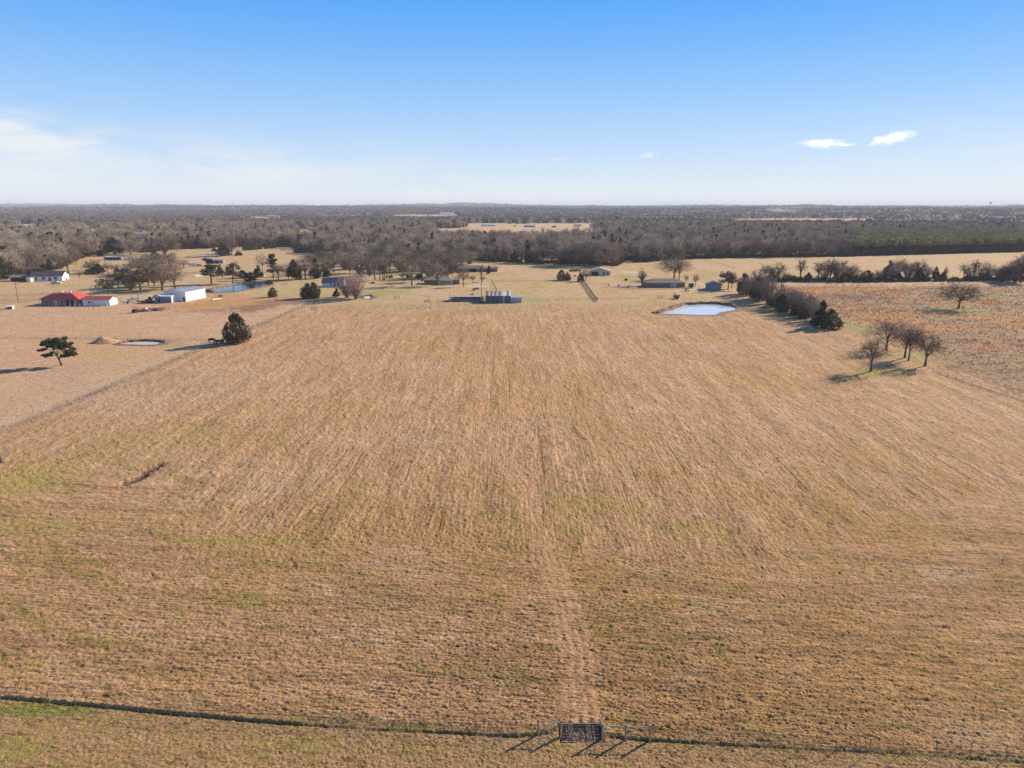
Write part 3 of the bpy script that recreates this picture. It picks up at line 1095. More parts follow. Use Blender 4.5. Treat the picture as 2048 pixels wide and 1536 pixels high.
def var(key, tm, cm, mt, mc, H, R, name):
    tm.materials.append(mt)
    cm.materials.append(mc)
    co = np.empty(len(cm.vertices) * 3, np.float32)
    cm.vertices.foreach_get('co', co)
    co = co.reshape(-1, 3)
    H = float(np.percentile(co[:, 2], 99.3))
    R = float(np.percentile(np.abs(co[:, 0]), 97))
    VAR.setdefault(key, []).append((tm, cm, H, R, name))


for s in range(4):
    var('bare', *grow(100 + s, 11, 4.6, .17, 7, 6, 5, 8), M_BARK, M_TWIG, 11, 4.6, 'bare_tree')
for s in range(3):
    var('dense', *grow(120 + s, 13, 5.6, .10, 9, 7, 6, 9, wtw=.055), M_BARK, M_TWIG, 13, 5.6, 'bare_tree')
for s in range(2):
    var('tall', *grow(130 + s, 14, 3.6, .22, 7, 6, 5, 7, up=.7), M_BARK, M_TWIG, 14, 3.6, 'bare_tree')
var('spread', *grow(140, 10, 8.0, .20, 10, 7, 5, 7, up=.42, wtw=.036), M_BARK, M_TWIG, 10, 8.0, 'bare_tree')
var('bigoak', *grow(141, 14, 8.2, .18, 10, 7, 6, 8, up=.6, wtw=.05), M_BARK, M_TWIG, 14, 8.2, 'bare_tree')
var('red', *grow(142, 10, 5.2, .26, 8, 6, 5, 7, wtw=.034), M_BARK, M_TWIG_RED, 10, 5.2, 'bare_tree')
for s in range(2):
    var('clump', *grow(150 + s, 8, 4.2, .22, 8, 6, 5, 7, up=.75, wtw=.03), M_BARK, M_TWIG, 8, 4.2, 'bare_tree')
var('pale', *grow(160, 16, 5.4, .25, 7, 5, 5, 6, wtw=.05), M_BARK_PALE, M_TWIG_PALE, 16, 5.4, 'bare_tree')
for s in range(2):
    var('willow', *fan(161 + s, 12, 6.5, 16, 30, 8, .055, low=.10), M_BARK, M_TWIG_PALE, 12, 6.2, 'bare_tree')
for s in range(3):
    var('thicket', *fan(165 + s, 9, 5.0, 13, 30, 8, .05, low=.08), M_BARK, M_TWIG, 9, 5.0, 'bare_tree')
for s in range(2):
    tm, cm = grow(170 + s, 9, 5.0, .25, 6, 5, 4, 5)
    cm2 = leafy(175 + s, [(RNG.normal() * 2.4, RNG.normal() * 2.4, 4.6 + RNG.uniform(-1.2, 3.2), RNG.uniform(.9, 1.6), RNG.uniform(.7, 1.1)) for _ in range(26)], 1500, .36)
    var('oak', tm, cm2, M_BARK, M_OAK, 9, 5.0, 'oak_tree')
for s in range(3):
    var('cedar', stem(7, .16), leafy(200 + s, cedar_blobs(200 + s, 8, 2.6, 1.0), 2300, .34, spike=.55), M_BARK, M_CEDAR, 8, 2.6, 'cedar_tree')
for s in range(2):
    var('roundcedar', stem(6, .18), leafy(210 + s, cedar_blobs(210 + s, 8.5, 3.6, .15, 90, .06), 4600, .33, spike=.55), M_BARK, M_CEDAR_OLIVE, 8.5, 3.6, 'cedar_tree')
for s in range(2):
    var('shrub', stem(1.2, .05), leafy(220 + s, [(RNG.normal() * .8, RNG.normal() * .8, RNG.uniform(.3, 1.3), .6, .5) for _ in range(12)], 420, .26), M_BARK, M_BRUSH, 1.9, 1.5, 'shrub')
for s in range(3):
    bl = [(0, 0, 10.4, 1.7, 2.4)] + [(math.cos(q) * 1.5, math.sin(q) * 1.5, RNG.uniform(8.2, 12.4), 1.0, .8) for q in RNG.uniform(0, 6.28, 12)]
    tm = MB().tube([(0, 0, -.3), (.1, 0, 6), (0, .1, 12.5)], [.17, .13, .04], 5, False).mesh('trunk')
    var('pwood', tm, leafy(230 + s, bl, 620, .5, spike=.3), M_BARK, M_PINEWOOD, 13.2, 2.4, 'pine_tree')
for s in range(2):
    bl = [(math.cos(q) * rr_, math.sin(q) * rr_, zz, .95, .55) for q, rr_, zz in [(RNG.uniform(0, 6.28), RNG.uniform(.3, 2.6) * (1.25 - 1.0 * (z_ / 13)), z_) for z_ in RNG.uniform(3.5, 13, 34)]]
    tm = MB().tube([(0, 0, -.3), (.15, 0, 7), (0, .1, 13.3)], [.22, .16, .04], 6, False)
    for b_ in bl[:14]:
        tm.tube([(0, 0, b_[2] - .6), (b_[0], b_[1], b_[2])], [.06, .02], 4, False)
    var('pine', tm.mesh('trunk'), leafy(240 + s, bl, 1500, .38, spike=.3), M_BARK, M_CEDAR, 13.6, 3.0, 'pine_tree')


def grass_blades(name, n, place, hmin, hmax, w, m, nb=3, seed=3):
    """loose blades and stalks standing on the ground, one object"""
    rng = np.random.default_rng(seed)
    x, y = place(rng, n)
    z = land(x, y)[0]
    P = np.repeat(np.stack([x, y, z - .02], -1), nb, 0)
    P[:, :2] += rng.normal(size=(len(P), 2)) * .06
    hgt = np.repeat(rng.uniform(hmin, hmax, n), nb) * rng.uniform(.6, 1.1, len(P))
    d = rng.normal(size=(len(P), 3)) * .5
    d[:, 2] = 1
    Q = P + unit(d) * hgt[:, None]
    V, Fq = ribbon(P, Q, np.full(len(P), w), rng, .3)
    me = np_mesh(name, V, Fq)
    me.materials.append(m)
    return kind(link(name, me), 'stuff')


def in_view(rng, n, r0=43.0, r1=120.0):
    r = r0 * (r1 / r0) ** (rng.random(n) ** 1.25)
    a = rng.uniform(-.80, .80, n)
    x, y = r * np.sin(a), r * np.cos(a)
    ok = ~((x > 4.0) & (x < 8.1) & (y > 49.2) & (y < 51.7))
    x = np.where(ok, x, x + 6)
    return x, y


def on_berm(rng, n):
    x = np.where(rng.random(n) < .62, rng.uniform(-62, 3.4, n), rng.uniform(8.8, 62, n))
    yb = np.where(x < 5, np.interp(x, [p[0] for p in BERM], [p[1] for p in BERM]), np.interp(x, [p[0] for p in BERM2], [p[1] for p in BERM2]))
    keep = smp(N_SOFT, x, 0 * x + 3, 45)
    return x, yb + rng.normal(size=n) * .16 + .12 + np.where(keep < -.6, .5 * rng.random(n), 0)


M_STRAW = mat('straw_blades', (.52, .31, .145), .9, .0, .9, rgb2=(.36, .22, .09))
M_FRESH = mat('rank_grass', (.20, .185, .05), .9, .0, .5, rgb2=(.36, .24, .11))
grass_blades('dry_grass', 52000, in_view, .05, .17, .030, M_STRAW, 3)
grass_blades('rank_grass', 3000, on_berm, .10, .30, .026, M_FRESH, 4, 8)


def in_rough(lo, hi):
    def f(rng, n):
        X, Y = rng.uniform(130, 420, n * 6), rng.uniform(185, 388, n * 6)
        om = smp(N_MID, X * .55 + 77, Y * 1.1, 230) + .5 * smp(N_FINE, X * .5, Y, 90) + rng.normal(size=len(X)) * .15
        ok = (om > lo) & (om < hi)
        return X[ok][:n], Y[ok][:n]
    return f


def weeds(name, n, lo, hi, hmin, hmax, m, seed):
    r = np.random.default_rng(seed)
    X, Y = in_rough(lo, hi)(r, n)
    grass_blades(name, len(X), lambda rng, k: (X, Y), hmin, hmax, .10, m, 4, seed)


weeds('broomsedge', 15000, .85, 9, .35, .85, mat('broomsedge_stalks', (.56, .25, .085), .9, .0, .3, rgb2=(.40, .19, .075)), 31)
weeds('dead_weeds', 9000, -9, -.35, .25, .75, mat('dead_weed_stalks', (.17, .115, .08), .9, .0, .3, rgb2=(.30, .20, .12)), 32)
TREE_N = 0
ONES = ['', 'first', 'second', 'third', 'fourth', 'fifth', 'sixth', 'seventh', 'eighth', 'ninth', 'tenth', 'eleventh', 'twelfth', 'thirteenth', 'fourteenth',
        'fifteenth', 'sixteenth', 'seventeenth', 'eighteenth', 'nineteenth']
COUNT = {}


def nth(k):
    if k < 20:
        return ONES[k]
    t, o = divmod(k, 10)
    return (('twentieth', 'thirtieth', 'fortieth', 'fiftieth')[t - 2]) if o == 0 else ('twenty', 'thirty', 'forty', 'fifty')[t - 2] + '-' + ONES[o]


def ordinal(key):
    COUNT[key] = COUNT.get(key, 0) + 1
    return nth(COUNT[key])



def plant(key, px, py, top, w, label, cat='tree', group=None, pick=None, rz=None):
    """one tree standing at a photo pixel, reaching row `top`, `w` pixels wide"""
    global TREE_N
    vs = VAR[key]
    TREE_N += 1
    tm, cm, H, R, name = vs[(TREE_N if pick is None else pick) % len(vs)]
    g = gp(px, py)
    hh = max(1.0, ztop(top, g.y))
    ww = w * mpp(px, py)
    t = thing(name, label, cat, (g.x, g.y, -.05), random.uniform(0, 6.28) if rz is None else rz, group)
    t.scale = (ww / (2 * R), ww / (2 * R), hh / H)
    link('trunk', tm, t)
    link('crown', cm, t)
    return t


# the lone broad pine in the left pasture
def lone_pine():
    g = gp(122, 731)
    m_ = mpp(122, 731)
    t = thing('pine_tree', 'lone broad-topped green pine with a leaning trunk in the bare left pasture', 'tree', (g.x, g.y, -.05))
    mb = MB()
    path = [(0.2, 0, -.3), (.05, 0, 1.0), (-.35, 0, 2.1), (-.75, 0, 3.0), (-1.3, .1, 4.4), (-1.4, .1, 6.2)]
    mb.tube(path, [.32, .27, .23, .19, .13, .06], 8, False)
    sx = 72 * m_ / 2 / 5.2
    pads = [(-3.2, .3, 6.5, 1.6, .75), (-1.6, -.6, 7.3, 1.8, .8), (.2, .4, 7.4, 1.9, .85), (1.7, -.3, 6.9, 1.7, .8), (-4.0, -.4, 4.9, 1.25, .55), (-2.9, .8, 5.6, 1.0, .5),
            (-3.4, -.7, 3.1, 1.4, .5), (-2.3, .5, 3.7, .9, .4), (2.9, .4, 5.6, 1.6, .75), (3.6, -.4, 4.3, 1.4, .7), (2.3, .9, 4.4, 1.3, .6), (1.3, -.9, 5.5, 1.3, .6),
            (2.6, -.7, 3.2, 1.5, .55), (3.9, .2, 3.3, 1.0, .5), (.5, 1.2, 6.2, 1.3, .6), (-.6, -1.4, 6.3, 1.2, .6), (1.6, .2, 2.9, .9, .35)]
    for (x, y, z, r_, rz_) in pads:
        s = Vector(path[3 if z < 4.5 else 4]) if x < 0 else Vector(path[2 if z < 5 else 3])
        mb.tube([s, s.lerp(Vector((x * sx, y, z)), .55) + Vector((0, 0, .25)), (x * sx, y, z - .15)], [.11, .07, .03], 5, False)
    mb.obj('trunk', M_BARK, t)
    sub = []
    rng = np.random.default_rng(5)
    for (x, y, z, r_, rz_) in pads:
        for _ in range(7):
            sub.append((x * sx + rng.normal() * r_ * .45, y + rng.normal() * r_ * .5, z + rng.normal() * rz_ * .4, r_ * .42, rz_ * .55))
    cm = leafy(5, sub, 8500, .28, spike=.3, upbias=.3)
    cm.materials.append(M_PINE)
    link('crown', cm, t)


lone_pine()
T = plant
T('roundcedar', 474, 686, 627, 46, 'tall dense dark green cedar standing over black cattle at the left fence', pick=0)
T('roundcedar', 617, 597, 567, 27, 'left one of two round dark evergreens at the end of the yard', pick=1)
T('roundcedar', 629, 596.5, 565, 24, 'right one of two round dark evergreens at the end of the yard', pick=0)
T('roundcedar', 546, 594, 575, 17, 'small ball-shaped evergreen alone on the yellow grass below the rippled pond', pick=1)
T('cedar', 673, 594, 577, 13, 'small dark cedar at the left foot of the big pale thicket')
T('willow', 712, 598, 545, 56, 'big pale many-stemmed bare tree beside the small round pond', pick=0)
T('willow', 694, 596, 552, 40, 'pale bare thicket tree just left of the small round pond', pick=0)
# trees of the left farm
T('bare', 137, 546, 500, 40, 'bare tree standing right behind the white gable of the dark-roofed house')
T('bare', 153, 529, 505, 22, 'thin bare tree in the pasture beyond the white-gabled house')
T('bare', 182, 546, 522, 32, 'low bare tree left of the small dark evergreen beyond the red roof')
T('cedar', 198, 547, 528, 24, 'small dark spiky evergreen between bare trees beyond the red roof')
T('bare', 160, 558, 540, 14, 'very small bare tree on the lawn right of the white gable')
T('oak', 217, 586, 556, 36, 'bushy dark tree close behind the red-roofed annex')
T('oak', 237, 575, 545, 34, 'dark leafy tree second behind the red-roofed annex')
T('oak', 251, 576, 543, 30, 'dark leafy tree with a thin straight trunk left of the biggest oak')
T('oak', 281, 580, 538, 50, 'biggest dark leafy oak with a thick trunk left of the white barn')
T('oak', 297, 572, 534, 42, 'dark leafy tree behind the thick-trunked oak')
T('bare', 325, 581, 530, 52, 'large bare tree left of and behind the white barn')
T('bare', 350, 577, 536, 52, 'wide forked bare tree rising directly behind the white barn')
T('dense', 305, 565, 520, 56, 'rounded bare tree behind the oaks on the left farm')
T('bare', 335, 560, 522, 40, 'bare tree between the farm lane and the white barn')
T('pale', 262, 532, 498, 46, 'pale bare tree left of the dark round tree by the upper pasture')
T('dense', 330, 516, 470, 66, 'big round dark bare tree at the corner of the upper left field')
T('cedar', 312, 520, 500, 22, 'dark cedar under the big round bare tree by the upper field')
T('bare', 295, 527, 505, 30, 'small bare tree beside the dark cedar by the upper field')
T('bare', 368, 537, 517, 24, 'bare tree just left of the white camper trailer')
T('cedar', 202, 511, 492, 20, 'dark cedar left of the open stable at the woods edge')
T('cedar', 228, 508, 476, 24, 'tall dark cedar behind the open stable')
T('cedar', 241, 508, 480, 18, 'second tall dark cedar behind the open stable')
T('dense', 262, 510, 476, 48, 'grey bare tree behind the right end of the open stable')
# around the rippled pond
T('pine', 423, 568, 517, 30, 'tall thin-crowned tree with open branches left of the rippled pond', pick=0)
T('oak', 466, 567, 525, 32, 'leafy tree on the far bank in the middle of the rippled pond')
T('cedar', 441, 549, 529, 13, 'narrow cedar between two pond-side trees')
T('cedar', 485, 556, 541, 22, 'wide low dark cedar behind the rippled pond')
T('cedar', 502, 563, 545, 22, 'dark cedar at the right part of the far bank of the rippled pond')
T('cedar', 517, 555, 531, 18, 'slim dark cedar left of the tall pale bare tree')
T('shrub', 502, 576, 566, 13, 'dark bush growing in the shallow water of the rippled pond', 'bush')
T('roundcedar', 539, 569, 560, 12, 'dark bush at the right end of the rippled pond', 'bush')
T('pale', 527, 553, 505, 30, 'tall pale bare tree behind the rippled pond')
T('pine', 547, 557, 508, 22, 'tall ragged dark pine right of the tall pale bare tree', pick=1)
T('bare', 557, 561, 525, 30, 'bare tree in front of the ragged dark pine')
T('bare', 577, 558, 530, 20, 'small bare tree left of the cedar by the lane')
T('cedar', 589, 559, 520, 22, 'tall dark cedar beside a forked bare tree by the lane')
T('bare', 611, 559, 511, 44, 'forked bare tree by the lane left of the blue-roofed cottage')
T('cedar', 632, 557, 517, 22, 'tall dark cedar left of the blue-roofed cottage')
T('cedar', 655, 553, 541, 15, 'dark evergreen behind the roof of the blue-roofed cottage')
T('dense', 452, 512, 469, 30, 'greenish bare tree in the clump above the far pond')
T('dense', 464, 511, 472, 28, 'brown bare tree at the right of the clump above the far pond')
T('cedar', 447, 511.5, 488, 22, 'dark cedar in front of the clump above the far pond')
T('cedar', 428, 503, 494, 9, 'small round evergreen left of the clump above the far pond')
T('cedar', 477, 511, 502, 14, 'low dark bush at the right foot of the clump above the far pond', 'bush')
for k, (a, b) in enumerate(((490, 501), (497, 500.5), (505, 500), (512, 499.5), (520, 498.5), (533, 497.5), (540, 497), (548, 496.5))):
    T('roundcedar', a, b, b - 15, 9, ordinal('yg') + ' yellow-green evergreen from left along the back of the upper left field', group='evergreens along the back of the upper left field')
T('roundcedar', 598, 506, 494, 20, 'wide dark evergreen bush at the corner of the upper left field', 'bush')
T('roundcedar', 612, 506, 488, 14, 'dark evergreen bush right of the wide one at the field corner', 'bush')
# middle
T('pale', 715, 538, 505, 36, 'pale white-limbed bare tree behind the big thicket')
for k, (a, b, c, d) in enumerate(sorted(((650, 548, 515, 30), (668, 545, 512, 32), (690, 540, 506, 34), (655, 535, 505, 34), (700, 548, 512, 34), (725, 545, 509, 36), (740, 552, 512, 30),
                                  (676, 528, 500, 36), (735, 536, 502, 36), (780, 542, 509, 36), (800, 545, 512, 34), (766, 537, 503, 34), (812, 538, 505, 36)))):
    T(('thicket', 'dense', 'bare', 'willow')[k % 4], a, b, c, d, ordinal('grove') + ' bare tree from left in the grove between the cottage and the brick house', group='bare trees of the grove behind the cottage')
for k, (a, b) in enumerate(((750, 560), (760, 561), (766, 560), (769, 561))):
    T('tall', a, b, 518 + k, 20, ('first', 'second', 'third', 'last')[k] + ' slim straight tree from the thicket in the row of four on the lawn')
T('bare', 824, 571, 515, 46, 'tall bare tree standing on the lawn left of the brick house')
T('bare', 845, 563, 519, 38, 'bare tree behind the left end of the brick house roof')
T('bare', 874, 571, 521, 44, 'bare tree in front of the brick house wall')
T('thicket', 860, 556, 508, 44, 'thick bare tree behind the brick house')
T('thicket', 893, 553, 500, 56, 'tallest broad bare tree behind the right half of the brick house')
T('oak', 885, 558, 535, 28, 'dark leafy tree behind the brick house roof ridge')
T('oak', 905, 557, 530, 26, 'dark leafy tree behind the right end of the brick house')
T('bare', 914, 545, 516, 30, 'bare tree left of the long brown farmhouse')
T('bare', 927, 573, 535, 28, 'bare tree just right of the brick house')
T('bare', 946, 566, 550, 16, 'small round bare tree between the brick house and the utility pole')
T('bare', 965, 564, 550, 14, 'small bare tree beside the foot of the tall vine-covered pole')
T('cedar', 978, 548, 531, 7, 'thin dark cedar in front of the right end of the long farmhouse')
T('pale', 1011, 512, 472, 44, 'white-limbed bare sycamore in front of the dark woods')
T('pale', 1030, 515, 484, 26, 'smaller pale bare tree right of the white-limbed sycamore')
T('bare', 1073, 523, 497, 32, 'small forked bare tree at the woods edge right of the sycamore')
T('bigoak', 1168, 532, 484, 62, 'broad dome-shaped bare tree at the woods edge behind the cream house')
T('dense', 1122, 531, 490, 44, 'bare tree left of the broad dome-shaped one at the woods edge')
T('dense', 1143, 532, 492, 40, 'bare tree touching the dome-shaped one at the woods edge')
T('dense', 1200, 534, 500, 34, 'bare tree behind the roof of the cream house')
T('bare', 1224, 535, 499, 30, 'feathery bare tree right behind the cream house')
T('roundcedar', 1123, 560, 540, 17, 'dark crooked evergreen on the fence line, left of a pair', pick=0)
T('roundcedar', 1134, 561, 545, 14, 'dark crooked evergreen on the fence line, right of a pair', pick=1)
T('cedar', 1161, 563, 545, 13, 'small dark cedar at the top of the slanting plank fence')
T('bare', 1172, 562, 536, 24, 'slanted bare sapling beside the small cedar at the slanting fence')
T('bare', 1284, 571, 536, 20, 'thin upper shoots of a bare tree left of the brown-roofed house')
T('bigoak', 1348, 559, 509, 62, 'great spreading bare oak behind the brown-roofed house')
T('tall', 1358, 560, 528, 18, 'slim bare tree next to the trunk of the great spreading oak')
T('bare', 1372, 567, 549, 13, 'small bare tree right of the brown-roofed house')
T('bare', 1391, 572, 547, 16, 'small bare tree between the brown-roofed house and the grey garage')
T('shrub', 1354, 598, 588, 16, 'round brown bush between the fence gate and the main pond', 'bush')
T('oak', 1456, 579, 543, 36, 'rounded leafy oak right of the grey garage')
T('bare', 1463, 577, 543, 24, 'bare tree behind the rounded oak by the grey garage')
# hedgerow down to the field
T('roundcedar', 1487, 588, 547, 26, 'dark upright cedar at the upper end of the hedgerow', pick=0)
T('thicket', 1500, 591, 548, 34, 'dense bare tree right of the upper cedar in the hedgerow')
T('roundcedar', 1513, 599, 556, 26, 'wide dark cedar second down the hedgerow', pick=1)
T('thicket', 1526, 602, 548, 38, 'tall grey bare tree over the second cedar of the hedgerow')
T('thicket', 1553, 614, 566, 34, 'pale bare tree in the middle of the hedgerow')
T('roundcedar', 1562, 621, 590, 24, 'low dark cedar in the middle of the hedgerow', pick=0)
T('thicket', 1578, 618, 575, 40, 'bare tree behind the low middle cedar of the hedgerow')
T('thicket', 1597, 629, 582, 48, 'broad grey bare tree in the lower hedgerow')
T('thicket', 1618, 634, 592, 42, 'bare tree left of the pointed cedar in the lower hedgerow')
T('cedar', 1641, 654, 603, 30, 'pointed leaning dark cedar near the lower end of the hedgerow', pick=2)
T('roundcedar', 1660, 657, 619, 38, 'wide olive-green cedar at the lower end of the hedgerow', pick=1)
for k, (a, b, c) in enumerate(((1540, 609, 10), (1570, 625, 12), (1586, 630, 12), (1608, 637, 12), (1625, 645, 12), (1633, 650, 10))):
    T('shrub', a, b, b - c, 22, ordinal('hb') + ' clump of low brush down the foot of the hedgerow', 'bush', group='brush along the hedgerow')
for k, (a, b, c, d, e) in enumerate((('thicket', 1493, 592, 556, 22), ('thicket', 1507, 597, 552, 30), ('thicket', 1519, 602, 562, 26), ('thicket', 1535, 607, 558, 30), ('roundcedar', 1547, 612, 588, 18),
                                     ('thicket', 1566, 618, 572, 34), ('thicket', 1588, 625, 580, 36), ('roundcedar', 1592, 629, 604, 20), ('thicket', 1608, 633, 586, 36), ('thicket', 1628, 641, 596, 34), ('thicket', 1634, 646, 606, 26))):
    T(a, b, c, d, e, ordinal('hd' + a) + (' dark evergreen bush' if a == 'roundcedar' else ' scrubby thicket') + ' counted down the hedgerow from the grey garage', 'bush', group='scrub of the hedgerow')
mid = [('thicket', 145, 522, 494, 36), ('dense', 178, 514, 480, 40), ('thicket', 188, 540, 518, 22), ('bare', 215, 546, 524, 22), ('bare', 232, 548, 526, 24), ('bare', 262, 552, 524, 36), ('dense', 280, 549, 512, 44),
       ('thicket', 300, 545, 508, 44), ('bare', 318, 548, 505, 40), ('dense', 340, 543, 502, 44), ('bare', 352, 556, 524, 34), ('thicket', 262, 580, 554, 30), ('bare', 309, 572, 540, 36), ('bare', 270, 578, 550, 34)]
for a, b, c, d, e in sorted(mid, key=lambda q: q[1]):
    T(a, b, c, d, e, ordinal('mid') + ' bare tree from left among the yards of the left farm', group='bare trees among the yards of the left farm')
mid = [('thicket', 585, 552, 524, 24), ('thicket', 598, 548, 520, 28), ('dense', 625, 538, 505, 36), ('dense', 645, 530, 500, 38), ('thicket', 662, 538, 506, 36), ('dense', 705, 532, 500, 40), ('thicket', 720, 552, 518, 34), ('dense', 750, 536, 503, 38),
       ('thicket', 768, 545, 512, 34), ('dense', 790, 536, 502, 40), ('thicket', 808, 544, 512, 34), ('dense', 830, 541, 504, 40), ('thicket', 850, 546, 510, 36), ('dense', 875, 540, 502, 40), ('thicket', 905, 540, 508, 36), ('dense', 925, 532, 502, 38),
       ('thicket', 940, 528, 500, 34), ('dense', 868, 528, 495, 40), ('dense', 812, 530, 497, 40)]
for a, b, c, d, e in sorted(mid, key=lambda q: q[1]):
    T(a, b, c, d, e, ordinal('mid2') + ' bare tree from left in the thin wood behind the brick house', group='bare trees of the thin wood behind the brick house')
mid = [('thicket', 1515, 563, 538, 26), ('thicket', 1545, 562, 534, 28), ('thicket', 1570, 563, 545, 24), ('thicket', 1648, 561, 530, 28), ('thicket', 1672, 561, 528, 28), ('thicket', 1696, 561, 534, 30), ('thicket', 1712, 562, 540, 26),
       ('thicket', 1758, 561, 540, 24), ('thicket', 1785, 561, 530, 28), ('thicket', 1815, 560, 528, 30), ('thicket', 1850, 560, 532, 28), ('thicket', 1938, 559, 536, 24), ('thicket', 1960, 560, 530, 24), ('thicket', 2005, 563, 532, 34), ('thicket', 2030, 564, 524, 38)]
for a, b, c, d, e in mid:
    T(a, b, c, d, e, ordinal('mid3') + ' scrubby bare thicket from left in the far right tree row', group='thickets of the far right tree row')
# group of four in the field corner
T('clump', 1741, 743, 668, 64, 'nearest dark bare tree on a patch of bright green grass at the right field edge', pick=0)
T('red', 1772, 701, 636, 70, 'reddish brown bare tree behind the one on bright green grass', pick=0)
T('clump', 1809, 716, 645, 58, 'left one of two close grey bare trees at the right field edge', pick=1)
T('bare', 1817, 721, 652, 40, 'right one of two close grey bare trees at the right field edge', pick=1)
T('clump', 1850, 732, 662, 62, 'bare tree with a long shadow at the far right of the group of field-edge trees', pick=1)
T('spread', 1917, 617, 560, 84, 'lone wide-spreading bare tree in the rusty rough pasture', pick=0)
# row across the right
ROW = [('bare', 1530, 555, 527, 32, 'tangled bare tree at the left end of the far right tree row'), ('bare', 1557, 561, 524, 34, 'bare tree bending left, second in the far right tree row'),
       ('tall', 1600, 560, 518, 28, 'tall twin-stemmed bare tree right of a gap in the far tree row'), ('cedar', 1616, 560, 545, 15, 'small dark cedar right of the twin-stemmed bare tree'),
       ('tall', 1636, 559, 523, 30, 'upright bare tree right of the small cedar in the far tree row'), ('dense', 1660, 560, 517, 40, 'tall bushy bare tree in the far tree row'),
       ('tall', 1684, 558, 520, 26, 'slanting bare tree over dark bushes in the far tree row'), ('bare', 1704, 560, 528, 30, 'short bare tree left of the big dark cedar clump'),
       ('roundcedar', 1690, 563, 545, 24, 'low dark cedar left of the big cedar clump'), ('roundcedar', 1733, 563, 541, 30, 'biggest dark cedar clump in the far tree row'),
       ('cedar', 1776, 558, 522, 22, 'tall dark cedar left of the fan-shaped bare tree'), ('bigoak', 1798, 558, 516, 46, 'fan-shaped pale bare tree in the far tree row'),
       ('dense', 1833, 559, 520, 34, 'bare tree right of the fan-shaped one'), ('cedar', 1837, 561, 536, 20, 'dark cedar in front of the bare tree right of the fan-shaped one'),
       ('cedar', 1796, 562, 546, 15, 'small dark cedar below the fan-shaped tree'), ('cedar', 1870, 560, 534, 14, 'narrow dark cedar alone in the gap of the far row'),
       ('cedar', 1886, 560, 543, 15, 'shorter cedar right of the narrow one in the gap'), ('bare', 1890, 558, 532, 12, 'thin bare tree behind the shorter cedar'),
       ('bare', 1927, 556, 525, 24, 'bare tree leaning right above low dark bushes'), ('tall', 1946, 559, 518, 22, 'upright twiggy bare tree behind the lone spreading tree'),
       ('bare', 1971, 557, 522, 26, 'feathery bare tree left of the dark right-hand clump'), ('cedar', 1974, 560, 541, 15, 'small cedar below the feathery bare tree'),
       ('dense', 1993, 562, 534, 28, 'low bare tree at the left of the dark right-hand clump'), ('dense', 2016, 564, 528, 40, 'dark dense bare tree in the right-hand clump'),
       ('dense', 2042, 565, 508, 56, 'tallest dark bare tree cut by the right picture edge')]
for a in ROW:
    T(*a)
rs = random.Random(3)
for k in range(46):
    px = 1515 + k * 11.9 + rs.uniform(-4, 4)
    py = 563.5 - .004 * abs(px - 1700) + rs.uniform(-1.5, 1)
    T('shrub', px, py, py - rs.uniform(6, 13), rs.uniform(14, 26), ordinal('rb') + ' low dark bush from left under the far right tree row', 'bush', group='bushes under the far right tree row')
for k, (px, py, w) in enumerate(((440, 594, 9), (252, 548, 22), (268, 548, 16), (236, 544, 14), (190, 549, 16), (172, 549, 14), (815, 556, 22), (840, 556, 18), (780, 556, 14),
                                 (858, 562, 8), (1150, 553, 6), (1253, 561, 8), (1218, 571, 4), (1237, 572, 4), (1255, 576, 5))):
    T('shrub', px, py, py - w * .55, w, ('grey bush near the white pipe', 'dark bush in front of the upper farm sheds', 'dark bush right of another before the upper farm sheds', 'brown bush left of the upper farm sheds',
      'brown brush right of the lane bend', 'brown brush left of the lane bend', 'brush on the lawn beyond the four slim trees', 'brush behind the lawn tree by the brick house', 'brush near the four slim trees',
      'clipped shrub at the brick house wall', 'dark bush beside the parked pickups', 'dark bush below the yellow lawn patch', 'tiny bush left on the dark ground strip', 'tiny bush in the middle of the dark ground strip', 'dark bush on the strip before the brown-roofed house')[k], 'bush')

# pollarded trunk left of the brown-roofed house
g = gp(1284, 571)
t = thing('pollard_tree', 'thick cut-back tree trunk with stubby raised limbs left of the brown-roofed house', 'tree', (g.x, g.y, 0))
mb = MB().tube([(0, 0, -.2), (0, 0, 2.2), (.2, 0, 3.4)], [.5, .42, .34], 7)
mb.obj('trunk', M_BARK, t)
for (x, y, z) in ((-1.6, .3, 6.2), (-.7, -.3, 6.9), (.4, .2, 7.2), (1.3, -.2, 6.6), (-2.1, .1, 5.2), (1.8, .3, 5.4)):
    MB().tube([(0, 0, 2.6), (x * .6, y, 4.2), (x, y, z)], [.3, .24, .17], 6).obj('limb', M_BARK, t)
# cut trunk at the left edge
g = gp(2, 925)
t = thing('tree_stump', 'dark leaning dead trunk at the left edge of the hay field', 'stump', (g.x, g.y, 0))
MB().tube([(.1, 0, -.2), (-.1, 0, 1.2), (-.5, 0, 3.0), (-.8, .1, 4.2)], [.42, .30, .24, .18], 8).obj('trunk', M_BARK, t)
MB().tube([(-.35, 0, 2.6), (-1.2, .2, 3.6)], [.12, .06], 6).obj('limb', M_BARK, t)

